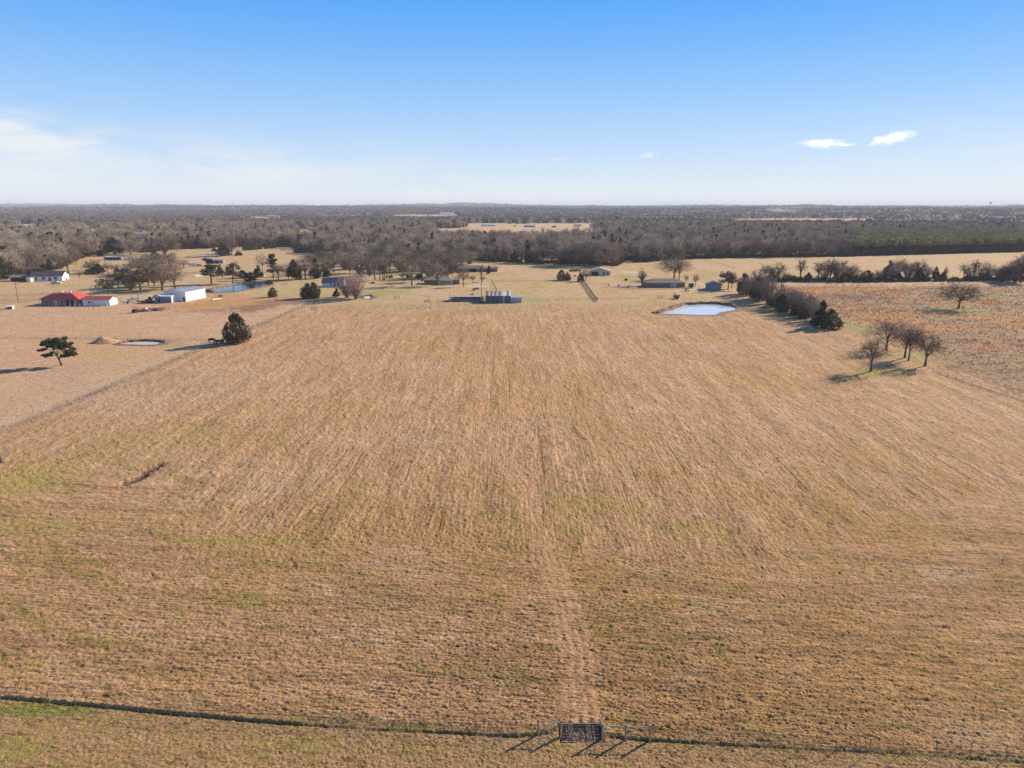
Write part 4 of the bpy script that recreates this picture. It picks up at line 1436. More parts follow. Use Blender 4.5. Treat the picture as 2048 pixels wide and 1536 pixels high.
# ------------------------------------------------------------------ woods
edge_rng = random.Random(21)
for (x0, y0), (x1, y1) in zip(FRONT[2:-2], FRONT[3:-1]):
    n = max(1, int(math.hypot(x1 - x0, (y1 - y0) * 2) / 15))
    for k in range(n):
        f = (k + edge_rng.uniform(.2, .8)) / n
        px, py = x0 + (x1 - x0) * f, y0 + (y1 - y0) * f - edge_rng.uniform(.2, 1.6)
        if px < -10 or px > 2060 or px > 1705:
            continue
        hh = edge_rng.uniform(10.5, 15.5)
        g = gp(px, py)
        w = edge_rng.uniform(8, 12.5) / mpp(px, py)
        # row where a tree of that height ends
        ang = math.atan2(CAM_H - hh, g.y)
        top = 768 - F * math.tan(PITCH - ang)
        where = ('left of the white-gabled house' if px < 130 else 'behind the upper left fields' if px < 620 else
                 'behind the brick house' if px < 960 else 'behind the cream house' if px < 1240 else 'right of the cream house')
        ever = edge_rng.random() < (.22 if px < 400 else .07)
        key = 'cedar' if ever else edge_rng.choice(('dense', 'thicket', 'bare', 'dense', 'tall', 'red' if px > 1250 else 'pale'))
        if ever:
            w *= .55
        kindw = 'dark evergreen' if ever else {'red': 'reddish bare tree', 'pale': 'pale bare tree', 'tall': 'slim bare tree', 'thicket': 'many-stemmed bare tree'}.get(key, 'brown bare tree')
        lab = ordinal(kindw + where) + ' ' + kindw + ' from left in the woods front ' + where
        plant(key, px, py, top, w, lab, group='trees of the woods front ' + where)

pine_rng = random.Random(5)
for row in range(2):
    for k in range(38):
        px = 1716 + k * 9.0 + pine_rng.uniform(-2.5, 2.5)
        py = np.interp(px, [p[0] for p in FRONT], [p[1] for p in FRONT]) - .8 - row * 2.0 + pine_rng.uniform(-.3, .3)
        g = gp(px, py)
        hh = pine_rng.uniform(12.2, 14.6)
        top = 768 - F * math.tan(PITCH - math.atan2(CAM_H - hh, g.y))
        plant('pwood', px, py, top, pine_rng.uniform(4.4, 6.0) / mpp(px, py), ordinal('pine%d' % row) + ' pine from left in the ' + ('front' if row == 0 else 'second') + ' row of the green pine plantation', group='pines in the first rows of the plantation')


def woods_mat(name, c1, c2, c3):
    m = bpy.data.materials.new(name)
    m.use_nodes = True
    nt = m.node_tree
    L = nt.links
    b = nt.nodes['Principled BSDF']
    b.inputs['Roughness'].default_value = .9
    b.inputs['Specular IOR Level'].default_value = .1
    oi = nt.nodes.new('ShaderNodeObjectInfo')
    sc = nt.nodes.new('ShaderNodeVectorMath')
    sc.operation = 'SCALE'
    sc.inputs['Scale'].default_value = .011
    L.new(oi.outputs['Location'], sc.inputs[0])
    no = nt.nodes.new('ShaderNodeTexNoise')
    no.inputs['Scale'].default_value = 1.0
    no.inputs['Detail'].default_value = 3
    L.new(sc.outputs[0], no.inputs['Vector'])
    ad = nt.nodes.new('ShaderNodeMath')
    ad.operation = 'MULTIPLY_ADD'
    L.new(oi.outputs['Random'], ad.inputs[0])
    ad.inputs[1].default_value = .55
    L.new(no.outputs[0], ad.inputs[2])
    rp = nt.nodes.new('ShaderNodeValToRGB')
    el = rp.color_ramp.elements
    el[0].position, el[0].color = .45, (*c1, 1)
    el[1].position, el[1].color = 1.05, (*c3, 1)
    e = el.new(.75)
    e.color = (*c2, 1)
    L.new(ad.outputs[0], rp.inputs[0])
    hs = nt.nodes.new('ShaderNodeHueSaturation')
    fr = nt.nodes.new('ShaderNodeMath')
    fr.operation = 'MULTIPLY'
    fr.inputs[1].default_value = 23.7
    L.new(oi.outputs['Random'], fr.inputs[0])
    f2 = nt.nodes.new('ShaderNodeMath')
    f2.operation = 'FRACT'
    L.new(fr.outputs[0], f2.inputs[0])
    mr = nt.nodes.new('ShaderNodeMapRange')
    mr.inputs[3].default_value = .62
    mr.inputs[4].default_value = 1.4
    L.new(f2.outputs[0], mr.inputs[0])
    L.new(mr.outputs[0], hs.inputs['Value'])
    L.new(rp.outputs[0], hs.inputs['Color'])
    L.new(hs.outputs[0], b.inputs['Base Color'])
    return m


M_WOODS = woods_mat('woods_twigs', (.43, .365, .265), (.45, .365, .27), (.46, .325, .235))


M_FARWOODS = woods_mat('far_woods_twigs', (.235, .20, .16), (.27, .215, .17), (.27, .195, .15))


def lib(key_list, swap=None):
    c = bpy.data.collections.new('lib')
    for k in key_list:
        for (tm, cm, H, R, name) in VAR[k]:
            me = bpy.data.meshes.new('wood_tree')
            bm = bmesh.new()
            bm.from_mesh(tm)
            nt_ = len(bm.faces)
            bm.from_mesh(cm)
            bm.faces.ensure_lookup_table()
            for i, f in enumerate(bm.faces):
                f.material_index = 0 if i < nt_ else 1
            bm.to_mesh(me)
            bm.free()
            me.materials.append(tm.materials[0])
            me.materials.append(swap or cm.materials[0])
            o = bpy.data.objects.new('wood_tree', me)
            c.objects.link(o)
    return c


def lowtree(seed, H, R, n, w, m):
    """cheap far tree: short limbs and coarse twigs"""
    rng = np.random.default_rng(seed)
    u = unit(rng.normal(size=(n, 3)))
    u[:, 2] = np.abs(u[:, 2]) * 1.1 - .25
    k = rng.uniform(.35, .95, (n, 1))
    c = np.array([0, 0, H * .52])
    P0 = c + u * k * np.array([R, R, H * .42])
    P1 = P0 + unit(u + rng.normal(size=(n, 3)) * .6 + np.array([0, 0, .3])) * R * rng.uniform(.2, .5, (n, 1))
    V, Fq = ribbon(P0, P1, np.full(n, w), rng, .4)
    me = np_mesh('far_tree', V, Fq)
    me.materials.append(m)
    return bpy.data.objects.new('far_tree', me)


def scatter(name, pts, coll, smin, smax, rot=True):
    """one stuff object: points carrying copies of the trees in a collection"""
    me = bpy.data.meshes.new(name)
    P = np.asarray(pts, np.float32)
    me.vertices.add(len(P))
    me.vertices.foreach_set('co', P.ravel())
    o = kind(link(name, me), 'stuff')
    ng = bpy.data.node_groups.new(name, 'GeometryNodeTree')
    ng.interface.new_socket('Geometry', in_out='INPUT', socket_type='NodeSocketGeometry')
    ng.interface.new_socket('Geometry', in_out='OUTPUT', socket_type='NodeSocketGeometry')
    N = ng.nodes
    gi, go = N.new('NodeGroupInput'), N.new('NodeGroupOutput')
    ip = N.new('GeometryNodeInstanceOnPoints')
    ci = N.new('GeometryNodeCollectionInfo')
    ci.inputs['Collection'].default_value = coll
    ci.inputs['Separate Children'].default_value = True
    ci.inputs['Reset Children'].default_value = True
    rv = N.new('FunctionNodeRandomValue')
    rv.data_type = 'FLOAT'
    rv.inputs[2].default_value = smin
    rv.inputs[3].default_value = smax
    rr = N.new('FunctionNodeRandomValue')
    rr.data_type = 'FLOAT_VECTOR'
    rr.inputs[0].default_value = (0, 0, 0)
    rr.inputs[1].default_value = (0, 0, 6.283)
    rr.inputs['Seed'].default_value = 3
    ri = N.new('FunctionNodeRandomValue')
    ri.data_type = 'INT'
    ri.inputs[4].default_value = 0
    ri.inputs[5].default_value = len(coll.objects) - 1
    ri.inputs['Seed'].default_value = 5
    L = ng.links
    ip.inputs['Pick Instance'].default_value = True
    L.new(gi.outputs[0], ip.inputs['Points'])
    L.new(ci.outputs[0], ip.inputs['Instance'])
    L.new(ri.outputs[2], ip.inputs['Instance Index'])
    L.new(rr.outputs[0], ip.inputs['Rotation'])
    L.new(rv.outputs[1], ip.inputs['Scale'])
    L.new(ip.outputs[0], go.inputs[0])
    md = o.modifiers.new('scatter', 'NODES')
    md.node_group = ng
    return o


def forest_points(r0, r1, step, inset, seed, jitter=.45):
    rng = np.random.default_rng(seed)
    xs = np.arange(-r1 * .82, r1 * .82, step)
    ys = np.arange(r0 * .55, r1, step)
    X, Y = np.meshgrid(xs, ys)
    X = X + rng.uniform(-jitter, jitter, X.shape) * step
    Y = Y + rng.uniform(-jitter, jitter, Y.shape) * step
    X, Y = X.ravel(), Y.ravel()
    a, r = ang_dist(X, Y)
    ok = (np.abs(a) < .74) & (r > front_r(a) + inset) & (r > r0) & (r <= r1) & ~far_field_mask(X, Y)
    return X[ok], Y[ok], a[ok]


def plantation(a, r):
    return (a > PINE_POLY_A[0] + .004 * np.sin(r * .05)) & (r < 1150)


lib_near = lib(['dense', 'bare', 'tall', 'thicket', 'red'], M_WOODS)
lib_ever = lib(['cedar', 'pine'])
lib_pine = lib(['pwood'])
lib_far = bpy.data.collections.new('lib_far')
for k in range(4):
    lib_far.objects.link(lowtree(300 + k, 14, 5.5, 420, .16, M_FARWOODS))
lib_far.objects.link(lowtree(310, 14, 4.5, 420, .24, M_CEDAR_OLIVE if False else M_CEDAR))
lib_brush = lib(['shrub'])

X, Y, A_ = forest_points(380, 1500, 8.8, 7, 1)
pl = plantation(A_, np.hypot(X, Y))
ev = (smp(N_MID, X, Y, 900) > 1.15) & ~pl
bd = ~pl & ~ev
dens = smp(N_BIG, X, Y, 500) > -1.6
Z = hills(X, Y)
scatter('woods', np.stack([X, Y, Z], -1)[bd & dens], lib_near, .72, 1.42)
scatter('evergreen_woods', np.stack([X, Y, Z], -1)[ev], lib_ever, .8, 1.35)
Xp, Yp, Ap = forest_points(600, 1150, 4.6, 5, 2)
pp = plantation(Ap, np.hypot(Xp, Yp))
scatter('pine_plantation', np.stack([Xp, Yp, hills(Xp, Yp)], -1)[pp], lib_pine, .88, 1.12)
X, Y, A_ = forest_points(1500, 3600, 11.5, 10, 3)
scatter('far_woods', np.stack([X, Y, hills(X, Y)], -1), lib_far, .8, 1.25)
X, Y, A_ = forest_points(3600, 9500, 34, 10, 4)
scatter('distant_woods', np.stack([X, Y, hills(X, Y) + 1.0], -1), lib_far, 1.0, 1.7)
# brush along the foot of the woods
bx, by = [], []
br = np.random.default_rng(9)
for (x0, y0), (x1, y1) in zip(FRONT[1:-2], FRONT[2:-1]):
    a, b = gp(x0, y0), gp(x1, y1)
    n = int((b - a).length / 1.1)
    for k in range(n):
        p = a.lerp(b, br.random())
        q = p * (1 + br.uniform(.002, .022))
        bx.append(q.x)
        by.append(q.y)
bx, by = np.array(bx), np.array(by)
scatter('undergrowth', np.stack([bx, by, 0 * bx], -1), lib_brush, .8, 2.0)

# closed canopy beyond: one rough sheet of tree tops carrying on to the skyline
cr_r = 1700 * np.exp(np.linspace(0, math.log(16800 / 1700), 330))
cr_a = np.linspace(-.80, .80, 900)
CR, CA = np.meshgrid(cr_r, cr_a, indexing='ij')
CX, CY = CR * np.sin(CA), CR * np.cos(CA)
CZ = hills(CX, CY) + 8.5 + 2.6 * smp(N_FINE, CX, CY, 2200) + 2.2 * smp(N_MID, CX, CY, 5200) + 1.5 * RNG.normal(size=CX.shape)
CZ = np.where(far_field_mask(CX, CY), hills(CX, CY) - 3, CZ)
na2 = len(cr_a)
ii, jj = np.meshgrid(np.arange(len(cr_r) - 1), np.arange(na2 - 1), indexing='ij')
q0 = (ii * na2 + jj).ravel()
cme = np_mesh('canopy', np.stack([CX, CY, CZ], -1).reshape(-1, 3), np.stack([q0, q0 + na2, q0 + na2 + 1, q0 + 1], -1)[:, ::-1])
cme.materials.append(mat('distant_canopy', (.115, .095, .076), .95, .35, .012, rgb2=(.085, .078, .062)))
kind(link('distant_canopy', cme), 'stuff')

# ------------------------------------------------------------------ man-made things
M_RED = mat('red_metal_roof', (.58, .085, .055), .45, .12, .5, spec=.5)
M_DKRED = mat('dull_red_roof', (.38, .11, .09), .6, .15, .8)
M_WHITE = mat('white_metal', (.78, .78, .77), .5, .05, .6)
M_OFFWHITE = mat('off_white_siding', (.62, .60, .56), .7, .08, 1.0)
M_GREYROOF = mat('grey_metal_roof', (.34, .36, .40), .4, .08, .6, spec=.5)
M_PALEROOF = mat('pale_metal_roof', (.66, .66, .66), .4, .06, .6, spec=.5)
M_BRICK = mat('brown_brick', (.27, .165, .125), .9, .25, 3.0)
M_SHINGLE = mat('brown_shingle', (.27, .22, .18), .9, .22, 2.0)
M_DKSHINGLE = mat('dark_shingle', (.075, .065, .068), .9, .25, 2.0)
M_PURPLESHINGLE = mat('dull_brown_shingle', (.25, .175, .145), .9, .2, 2.0)
M_BLUEROOF = mat('blue_grey_roof', (.065, .085, .13), .55, .15, 1.0)
M_CREAM = mat('cream_siding', (.50, .46, .39), .8, .08, 1.2)
M_CREAMROOF = mat('tan_shingle', (.36, .32, .28), .9, .12, 1.5)
M_GREYSIDE = mat('grey_green_siding', (.22, .25, .245), .8, .12, 1.2)
M_GREYSHING = mat('grey_shingle', (.20, .185, .175), .9, .2, 1.5)
M_DARK = mat('dark_opening', (.022, .021, .022), .8)
M_GLASS = mat('window_glass', (.03, .04, .05), .08, spec=.6)
M_TRIM = mat('white_trim', (.72, .71, .68), .6)
M_WOOD = mat('weathered_wood', (.24, .19, .145), .9, .3, 2.5, stretch=(1, 1, .2))
M_POLE = mat('pole_wood', (.20, .155, .12), .9, .2, 2.0)
M_POST = mat('fence_post_wood', (.30, .235, .175), .9, .3, 3.0)
M_RAIL = mat('peeled_rail', (.44, .37, .29), .8, .2, 3.0)
M_STEEL = mat('steel_bar', (.30, .26, .235), .5, .25, 2.0, spec=.5)
M_RUSTSTEEL = mat('rusty_steel', (.21, .14, .105), .75, .35, 2.0)
M_TPOST = mat('t_post_steel', (.13, .14, .115), .6, .2, 3.0)
M_WIRE = mat('fence_wire', (.25, .23, .21), .5)
M_RUST = mat('rusty_sheet', (.24, .10, .075), .7, .35, 1.2, stretch=(1, .3, 1))
M_GALV = mat('galvanized_sheet', (.46, .42, .42), .5, .25, 1.0)
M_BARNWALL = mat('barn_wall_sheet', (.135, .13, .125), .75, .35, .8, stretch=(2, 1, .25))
M_LEANTO = mat('lean_to_sheet', (.42, .41, .41), .55, .1, .8)
M_RUBBER = mat('rubber', (.025, .025, .026), .85)
M_CONC = mat('concrete', (.50, .46, .41), .9, .12, 2.0)
M_TRACTOR = mat('tractor_red', (.33, .035, .03), .5, .12, 2.0)
M_YEL = mat('machine_yellow', (.55, .36, .07), .5, .15, 2.0)
M_TEAL = mat('pale_teal_paint', (.36, .50, .49), .35, spec=.6)
M_DKTEAL = mat('dark_teal_panel', (.035, .085, .085), .6)
M_CARWHITE = mat('white_paint', (.76, .76, .76), .3, spec=.6)
M_CARRED = mat('red_paint', (.34, .04, .045), .3, spec=.6)
M_CARDARK = mat('dark_paint', (.05, .05, .055), .3, spec=.6)
M_MAROON = mat('maroon_paint', (.13, .03, .03), .5)
M_BLUE = mat('blue_tarp', (.05, .12, .32), .6)
M_HAY = mat('straw_bale', (.62, .50, .32), .95, .2, 3.0)
M_COW = mat('black_hide', (.016, .014, .014), .8)
M_COWW = mat('white_hide', (.65, .62, .58), .8)
M_COWB = mat('brown_hide', (.075, .035, .022), .8)


def house(name, label, cat, c, rz, L, W, hw, pitch_h, wallm, roofm, kind_='gable', over=.45, wins=(), doors=(), sheet=0.0, z0=0.0, deck=0.0, chim=None, gablem=None):
    """long side along local x, front face at local -y. wins/doors: (side, pos, width, z0, height)"""
    t = thing(name, label, cat, (c[0], c[1], z0), rz)
    x, y = L / 2, W / 2
    mb = MB()
    if kind_ == 'gable':
        prof = [(-y, -.3), (y, -.3), (y, hw), (0, hw + pitch_h), (-y, hw)]
        vs = [(-x, a, b) for a, b in prof] + [(x, a, b) for a, b in prof]
        mb.add(vs, [(0, 1, 2, 3, 4), (9, 8, 7, 6, 5)] + [(k, k + 5, (k + 1) % 5 + 5, (k + 1) % 5) for k in range(5)])
    else:
        mb.box((0, 0, (hw - .3) / 2), (L, W, hw + .3))
    mb.obj('wall', wallm, t)
    rb = MB()
    X, Y = x + over, y + over
    dz = over * pitch_h / y
    up = .06
    if kind_ == 'gable':
        for s in (-1, 1):
            rb.slab([(-X, s * Y, hw - dz + up), (X, s * Y, hw - dz + up), (X, 0, hw + pitch_h + up), (-X, 0, hw + pitch_h + up)], .12)
    elif kind_ == 'hip':
        rx = max(X - Y * .95, .3)
        top = hw + pitch_h
        zb = hw - .05
        if deck:
            q = [(-rx, -deck, top), (rx, -deck, top), (rx, deck, top), (-rx, deck, top)]
        else:
            q = [(-rx, -.01, top), (rx, -.01, top), (rx, .01, top), (-rx, .01, top)]
        e = [(-X, -Y, zb), (X, -Y, zb), (X, Y, zb), (-X, Y, zb)]
        eb = [(a, b, zb - .15) for a, b, _ in e]
        rb.add(e + q + eb, [(0, 1, 5, 4), (1, 2, 6, 5), (2, 3, 7, 6), (3, 0, 4, 7), (4, 5, 6, 7), (8, 9, 1, 0), (9, 10, 2, 1), (10, 11, 3, 2), (11, 8, 0, 3), (11, 10, 9, 8)])
    elif kind_ == 'shed':
        rb.slab([(-X, -Y, hw + .05), (X, -Y, hw + .05), (X, Y, hw + pitch_h + .05), (-X, Y, hw + pitch_h + .05)], .12)
        pr = [(-y, hw), (y, hw), (y, hw + pitch_h)]
        w2 = MB()
        w2.add([(-x, a, b) for a, b in pr] + [(x, a, b) for a, b in pr], [(0, 1, 2), (5, 4, 3), (0, 3, 4, 1), (1, 4, 5, 2), (2, 5, 3, 0)])
        w2.obj('wall_top', wallm, t)
    ro = rb.obj('roof', roofm, t)
    if sheet and kind_ == 'gable':
        n = int(L / sheet)
        for s in (-1, 1):
            for k in range(1, n):
                a = -x + L * k / n
                MB().slab([(a - .04, s * Y, hw - dz + up + .05), (a + .04, s * Y, hw - dz + up + .05), (a + .04, s * .1, hw + pitch_h + up + .05), (a - .04, s * .1, hw + pitch_h + up + .05)], .05).obj('roof_seam', roofm, ro)

    def place(side, pos, w, zb_, h, d):
        if side == 'f':
            return (pos, -y - d / 2, zb_ + h / 2), (w, d, h)
        if side == 'b':
            return (pos, y + d / 2, zb_ + h / 2), (w, d, h)
        if side == 'r':
            return (x + d / 2, pos, zb_ + h / 2), (d, w, h)
        return (-x - d / 2, pos, zb_ + h / 2), (d, w, h)
    for (side, pos, w, zb_, h) in wins:
        cc_, ss = place(side, pos, w + .2, zb_ - .1, h + .2, .06)
        f = MB().box(cc_, ss).obj('window', M_TRIM, t)
        cc_, ss = place(side, pos, w, zb_, h, .10)
        MB().box(cc_, ss).obj('pane', M_GLASS, f)
    for d_ in doors:
        side, pos, w, zb_, h = d_[:5]
        m_ = d_[5] if len(d_) > 5 else M_DARK  # dark by default; on open fronts it paints in the shade inside
        cc_, ss = place(side, pos, w, zb_, h, .08)
        MB().box(cc_, ss).obj('door', m_, t)
    if chim:
        MB().box((chim[0], chim[1], hw + pitch_h * .8 + .4), (.7, .7, 1.5)).obj('chimney', M_BRICK, ro)
    return t


# red-roofed house and its white annex
t = house('house', 'low house with a bright red hip roof and a dark shaded front', 'house', (-208.6, 319.6), math.radians(-3), 18.0, 9.6, 3.0, 2.4, M_BRICK, M_RED, 'hip', .7,
          wins=[('f', -6.4, 1.4, 1.0, 1.2), ('f', 1.0, 1.5, 1.0, 1.2), ('r', 1.5, 1.2, 1.0, 1.2)], doors=[('f', -2.2, 2.0, .1, 2.3, M_CREAM), ('f', 4.8, 3.2, 0, 2.5)], deck=2.6)
for k in range(2):
    MB().box((-2.0 + k * 4.2, .5, 5.6), (.5, .5, .7)).obj('roof_vent', M_TRIM, t)
for xx in (5.2, 7.6):
    MB().box((xx, -5.3, 1.45), (.18, .18, 2.9)).obj('porch_post', M_TRIM, t)
house('annex', 'long white outbuilding with a dull red gable roof beside the red-roofed house', 'outbuilding', (-191.9, 317.4), math.radians(0), 12.6, 6.4, 2.7, 1.25, M_WHITE, M_DKRED, 'gable', .25, sheet=1.1,
      wins=[('f', -3.0, .9, 1.1, .9)], doors=[('r', 0.2, 2.6, .05, 2.2, M_WHITE)])
# big white barn with a lower front shed
t = house('barn', 'large white metal barn with a grey roof and a sunlit side wall', 'barn', (-161.0, 336.6), math.radians(-101), 15.4, 11.5, 4.6, 1.0, M_WHITE, M_GREYROOF, 'gable', .15, sheet=1.5,
          doors=[('r', 4.7, .95, .1, 2.1)])
for xx in (-2.3, 2.6):
    MB().box((xx, 5.79, 2.2), (.10, .05, 4.4)).obj('wall_seam', M_GREYROOF, t)
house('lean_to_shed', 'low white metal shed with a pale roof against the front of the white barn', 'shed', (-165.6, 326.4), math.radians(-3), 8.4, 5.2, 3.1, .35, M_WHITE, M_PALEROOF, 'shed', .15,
      doors=[('f', 0, 7.8, .0, 2.75, mat('painted_shade_grey', (.20, .23, .28), .8, .1, 1))])  # not a door: grey panel painting the shade onto the white front
# dark-roofed house with white gable, and its carport wing
house('house', 'long house with a black roof and a bright white gable end', 'house', (-285.5, 424.6), math.radians(13), 17.5, 10.5, 3.0, 2.6, M_WHITE, M_DKSHINGLE, 'gable', .5,
      wins=[('f', -5.5, 1.5, 1.0, 1.3), ('f', -1.5, 1.5, 1.0, 1.3), ('f', 5.0, 1.8, .9, 1.3), ('r', -1.8, 1.0, 1.0, 1.3)], doors=[('f', 1.8, 1.1, .1, 2.1, M_MAROON)])
t = house('carport', 'open carport with a dull brown roof left of the black-roofed house', 'carport', (-299.5, 421.5), math.radians(8), 12, 7, 2.5, 1.2, M_BRICK, M_PURPLESHINGLE, 'gable', .5,
          doors=[('f', 0, 10, 0, 2.3)])  # dark panel stands for the shade under the open carport
house('garden_shed', 'pale yellow shed at the joint of the carport and the black-roofed house', 'shed', (-291.3, 415.0), math.radians(-12), 3.0, 2.4, 2.1, .6, mat('pale_yellow_siding', (.6, .56, .36), .7), M_TRIM, 'gable', .2, doors=[('f', .3, .8, 0, 1.7, M_WHITE)])
# sheds of the left pastures
t = house('stable', 'long low open stable with a dark front and a white right end', 'stable', (-338.0, 588), math.radians(-2), 14.5, 5, 2.3, .5, M_BARNWALL, M_CONC, 'shed', .3, doors=[('f', 0, 13.6, 0, 1.9)])  # dark sheet across the front paints the stable's shaded inside
MB().box((7.4, 0, 1.3), (.4, 5.2, 2.8)).obj('end_wall', M_WHITE, t)
for k in range(5):
    MB().box((-6 + k * 3, -2.62, 1.1), (.18, .12, 2.2)).obj('post', M_TRIM, t)
house('shed', 'grey-green shed standing alone in the upper left field', 'shed', (-233.4, 551.5), math.radians(4), 7.2, 5, 2.5, .7, M_GREYSIDE, M_GREYROOF, 'gable', .2, doors=[('f', -1.2, 1.6, 0, 2)])
house('open_shed', 'dark open shed with a pale roof among bushes on the left farm', 'shed', (-290, 476), math.radians(-3), 7, 4, 2.2, .4, M_DARK, M_CONC, 'shed', .3, doors=[('f', 0, 6, 0, 1.9)])  # near-black walls and panel paint in the dark of the open shed
# blue-roofed cottage
house('cottage', 'white cottage with a dark blue roof behind the big thicket', 'house', (-101.6, 391.6), math.radians(1), 11.6, 7.5, 2.6, 2.3, M_OFFWHITE, M_BLUEROOF, 'gable', .5,
      wins=[('f', -1.0, 1.1, .9, 1.2), ('f', 3.0, 1.1, .9, 1.2)], doors=[('f', 1.2, 1.0, .1, 2.0)])
# brick house in the middle
t = house('house', 'brown brick ranch house with a low grey-brown hip roof behind the corral', 'house', (-42.6, 406.2), math.radians(-2), 17.2, 9.5, 2.6, 1.9, M_BRICK, M_SHINGLE, 'hip', .7,
          wins=[('f', -6.0, 1.4, .9, 1.2), ('f', -2.5, 1.6, .9, 1.2)], doors=[('f', .5, 1.1, .1, 2.0, M_TRIM)], chim=(2, 1))
MB().box((4.6, -5.6, 1.25), (6.6, 2.2, 2.5)).obj('sun_room', M_CREAM, t)
MB().slab([(1.0, -7.0, 2.5), (8.2, -7.0, 2.5), (7.8, -3.4, 3.3), (1.4, -3.4, 3.3)], .15).obj('sun_room_roof', M_SHINGLE, t)
for k in range(6):
    f = MB().box((1.9 + k * 1.05, -6.74, 1.45), (.85, .06, 1.4)).obj('window', M_TRIM, t)
    MB().box((1.9 + k * 1.05, -6.77, 1.45), (.68, .06, 1.2)).obj('pane', M_GLASS, f)
MB().box((10.2, .2, 1.3), (3.6, 8.0, 2.6)).obj('garage_wing', M_BRICK, t)
MB().slab([(8.2, -4.2, 2.6), (12.4, -4.2, 2.6), (12.4, .2, 3.7), (8.2, .2, 3.7)], .15).slab([(8.2, 4.6, 2.6), (12.4, 4.6, 2.6), (12.4, .2, 3.7), (8.2, .2, 3.7)], .15).obj('wing_roof', M_SHINGLE, t)
# long farmhouse behind
t = house('farmhouse', 'long brown farmhouse in two joined blocks below the woods', 'house', (-30.2, 481.5), 0, 20.5, 7.5, 2.5, 1.7, M_BRICK, M_SHINGLE, 'gable', .4,
          wins=[('f', -7, 1.4, .9, 1.1), ('f', -3.6, 1.4, .9, 1.1), ('f', 7.5, 1.4, .9, 1.1)], doors=[('f', 3.6, 4.2, 0, 2.2)])
MB().box((15.4, .6, 1.15), (9.6, 6.0, 2.3)).obj('wing', M_BRICK, t)
MB().box((20.28, .6, 1.2), (.14, 5.8, 2.4)).obj('wing_end', M_WHITE, t)
MB().box((10.55, -1.4, 2.0), (.2, 3.4, 3.6)).obj('gable_end', M_CREAM, t)
MB().slab([(10.5, -2.9, 2.3), (20.6, -2.9, 2.3), (20.6, .6, 3.5), (10.5, .6, 3.5)], .12).slab([(10.5, 4.1, 2.3), (20.6, 4.1, 2.3), (20.6, .6, 3.5), (10.5, .6, 3.5)], .12).obj('wing_roof', M_PURPLESHINGLE, t)
# cream house
t = house('house', 'cream wooden house with a low tan roof and a shaded porch at the woods edge', 'house', (58.6, 459.5), math.radians(-96), 11, 13.6, 2.8, 2.0, M_CREAM, M_CREAMROOF, 'gable', .4,
          wins=[('r', 2.6, 1.4, .9, 1.2), ('r', 5.0, 1.3, .9, 1.2), ('b', 0, 1.2, .9, 1.2)], doors=[('r', -3.4, 4.6, 0, 2.3), ('r', .6, 1.0, 0, 2.1, M_TRIM)])  # wide dark panel paints the porch's shade on the wall
# brown-roofed house
house('house', 'long dark brick house with a brown hip roof in front of the great oak', 'house', (86.6, 391.2), math.radians(1), 21.6, 10, 2.6, 1.9, M_BRICK, M_PURPLESHINGLE, 'hip', .6,
      wins=[('f', -7.6, 1.6, .9, 1.2), ('f', -4, 1.6, .9, 1.2), ('f', -.8, 1.2, .9, 1.2)], doors=[('f', 4.4, 3.8, .05, 2.4, M_CREAM), ('f', 5.3, 1.0, .0, 2.1, M_WHITE)])
# grey garage
house('garage', 'grey-green garage with a wide closed door near the hedgerow', 'garage', (111.2, 378.2), math.radians(76), 7.2, 8.2, 3.0, 1.5, M_GREYSIDE, M_GREYSHING, 'gable', .6,
      doors=[('l', .8, 4.6, .05, 2.3, mat('garage_door_grey', (.27, .30, .29), .7, .08, 1))])

# the striped barn, its sheets picked out one by one
BX0, BX1, BY = -12.3, -.6, 323.4
t = thing('barn', 'old metal barn with rust-striped roof sheets at the far edge of the hay field', 'barn', ((BX0 + BX1) / 2, BY + 3.5, 0))
hl = (BX1 - BX0) / 2
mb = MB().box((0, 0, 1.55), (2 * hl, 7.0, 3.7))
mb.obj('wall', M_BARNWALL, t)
n = 12
for k in range(n):
    a, b = -hl + 2 * hl * k / n, -hl + 2 * hl * (k + 1) / n
    m_ = (M_RUST, M_GALV)[k % 2] if k < 8 else (M_PALEROOF if k in (8, 9, 11) else M_RUST)
    ov = .01 if k % 2 else 0
    MB().slab([(a + .01, -3.8, 3.35 + ov), (b + .03, -3.8, 3.35 + ov), (b + .03, 3.8, 4.75 + ov), (a + .01, 3.8, 4.75 + ov)], .05).obj('roof_sheet', m_, t)
for k in range(10):
    a = -hl + .7 + 2 * (hl - .4) * k / 10
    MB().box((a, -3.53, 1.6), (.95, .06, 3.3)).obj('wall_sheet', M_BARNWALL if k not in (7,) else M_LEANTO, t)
MB().box((-hl - .15, -3.3, 1.7), (.55, .4, 3.6)).obj('corner_sheet', M_LEANTO, t)
MB().box((hl + .04, 0, 1.7), (.08, 7, 3.4)).obj('end_wall', M_GALV, t)
house('lean_to', 'pale grey sheet-metal lean-to at the right end of the striped barn', 'shed', (2.0, 326.2), 0, 5.3, 5.0, 2.5, .15, M_LEANTO, M_GREYROOF, 'shed', .1)

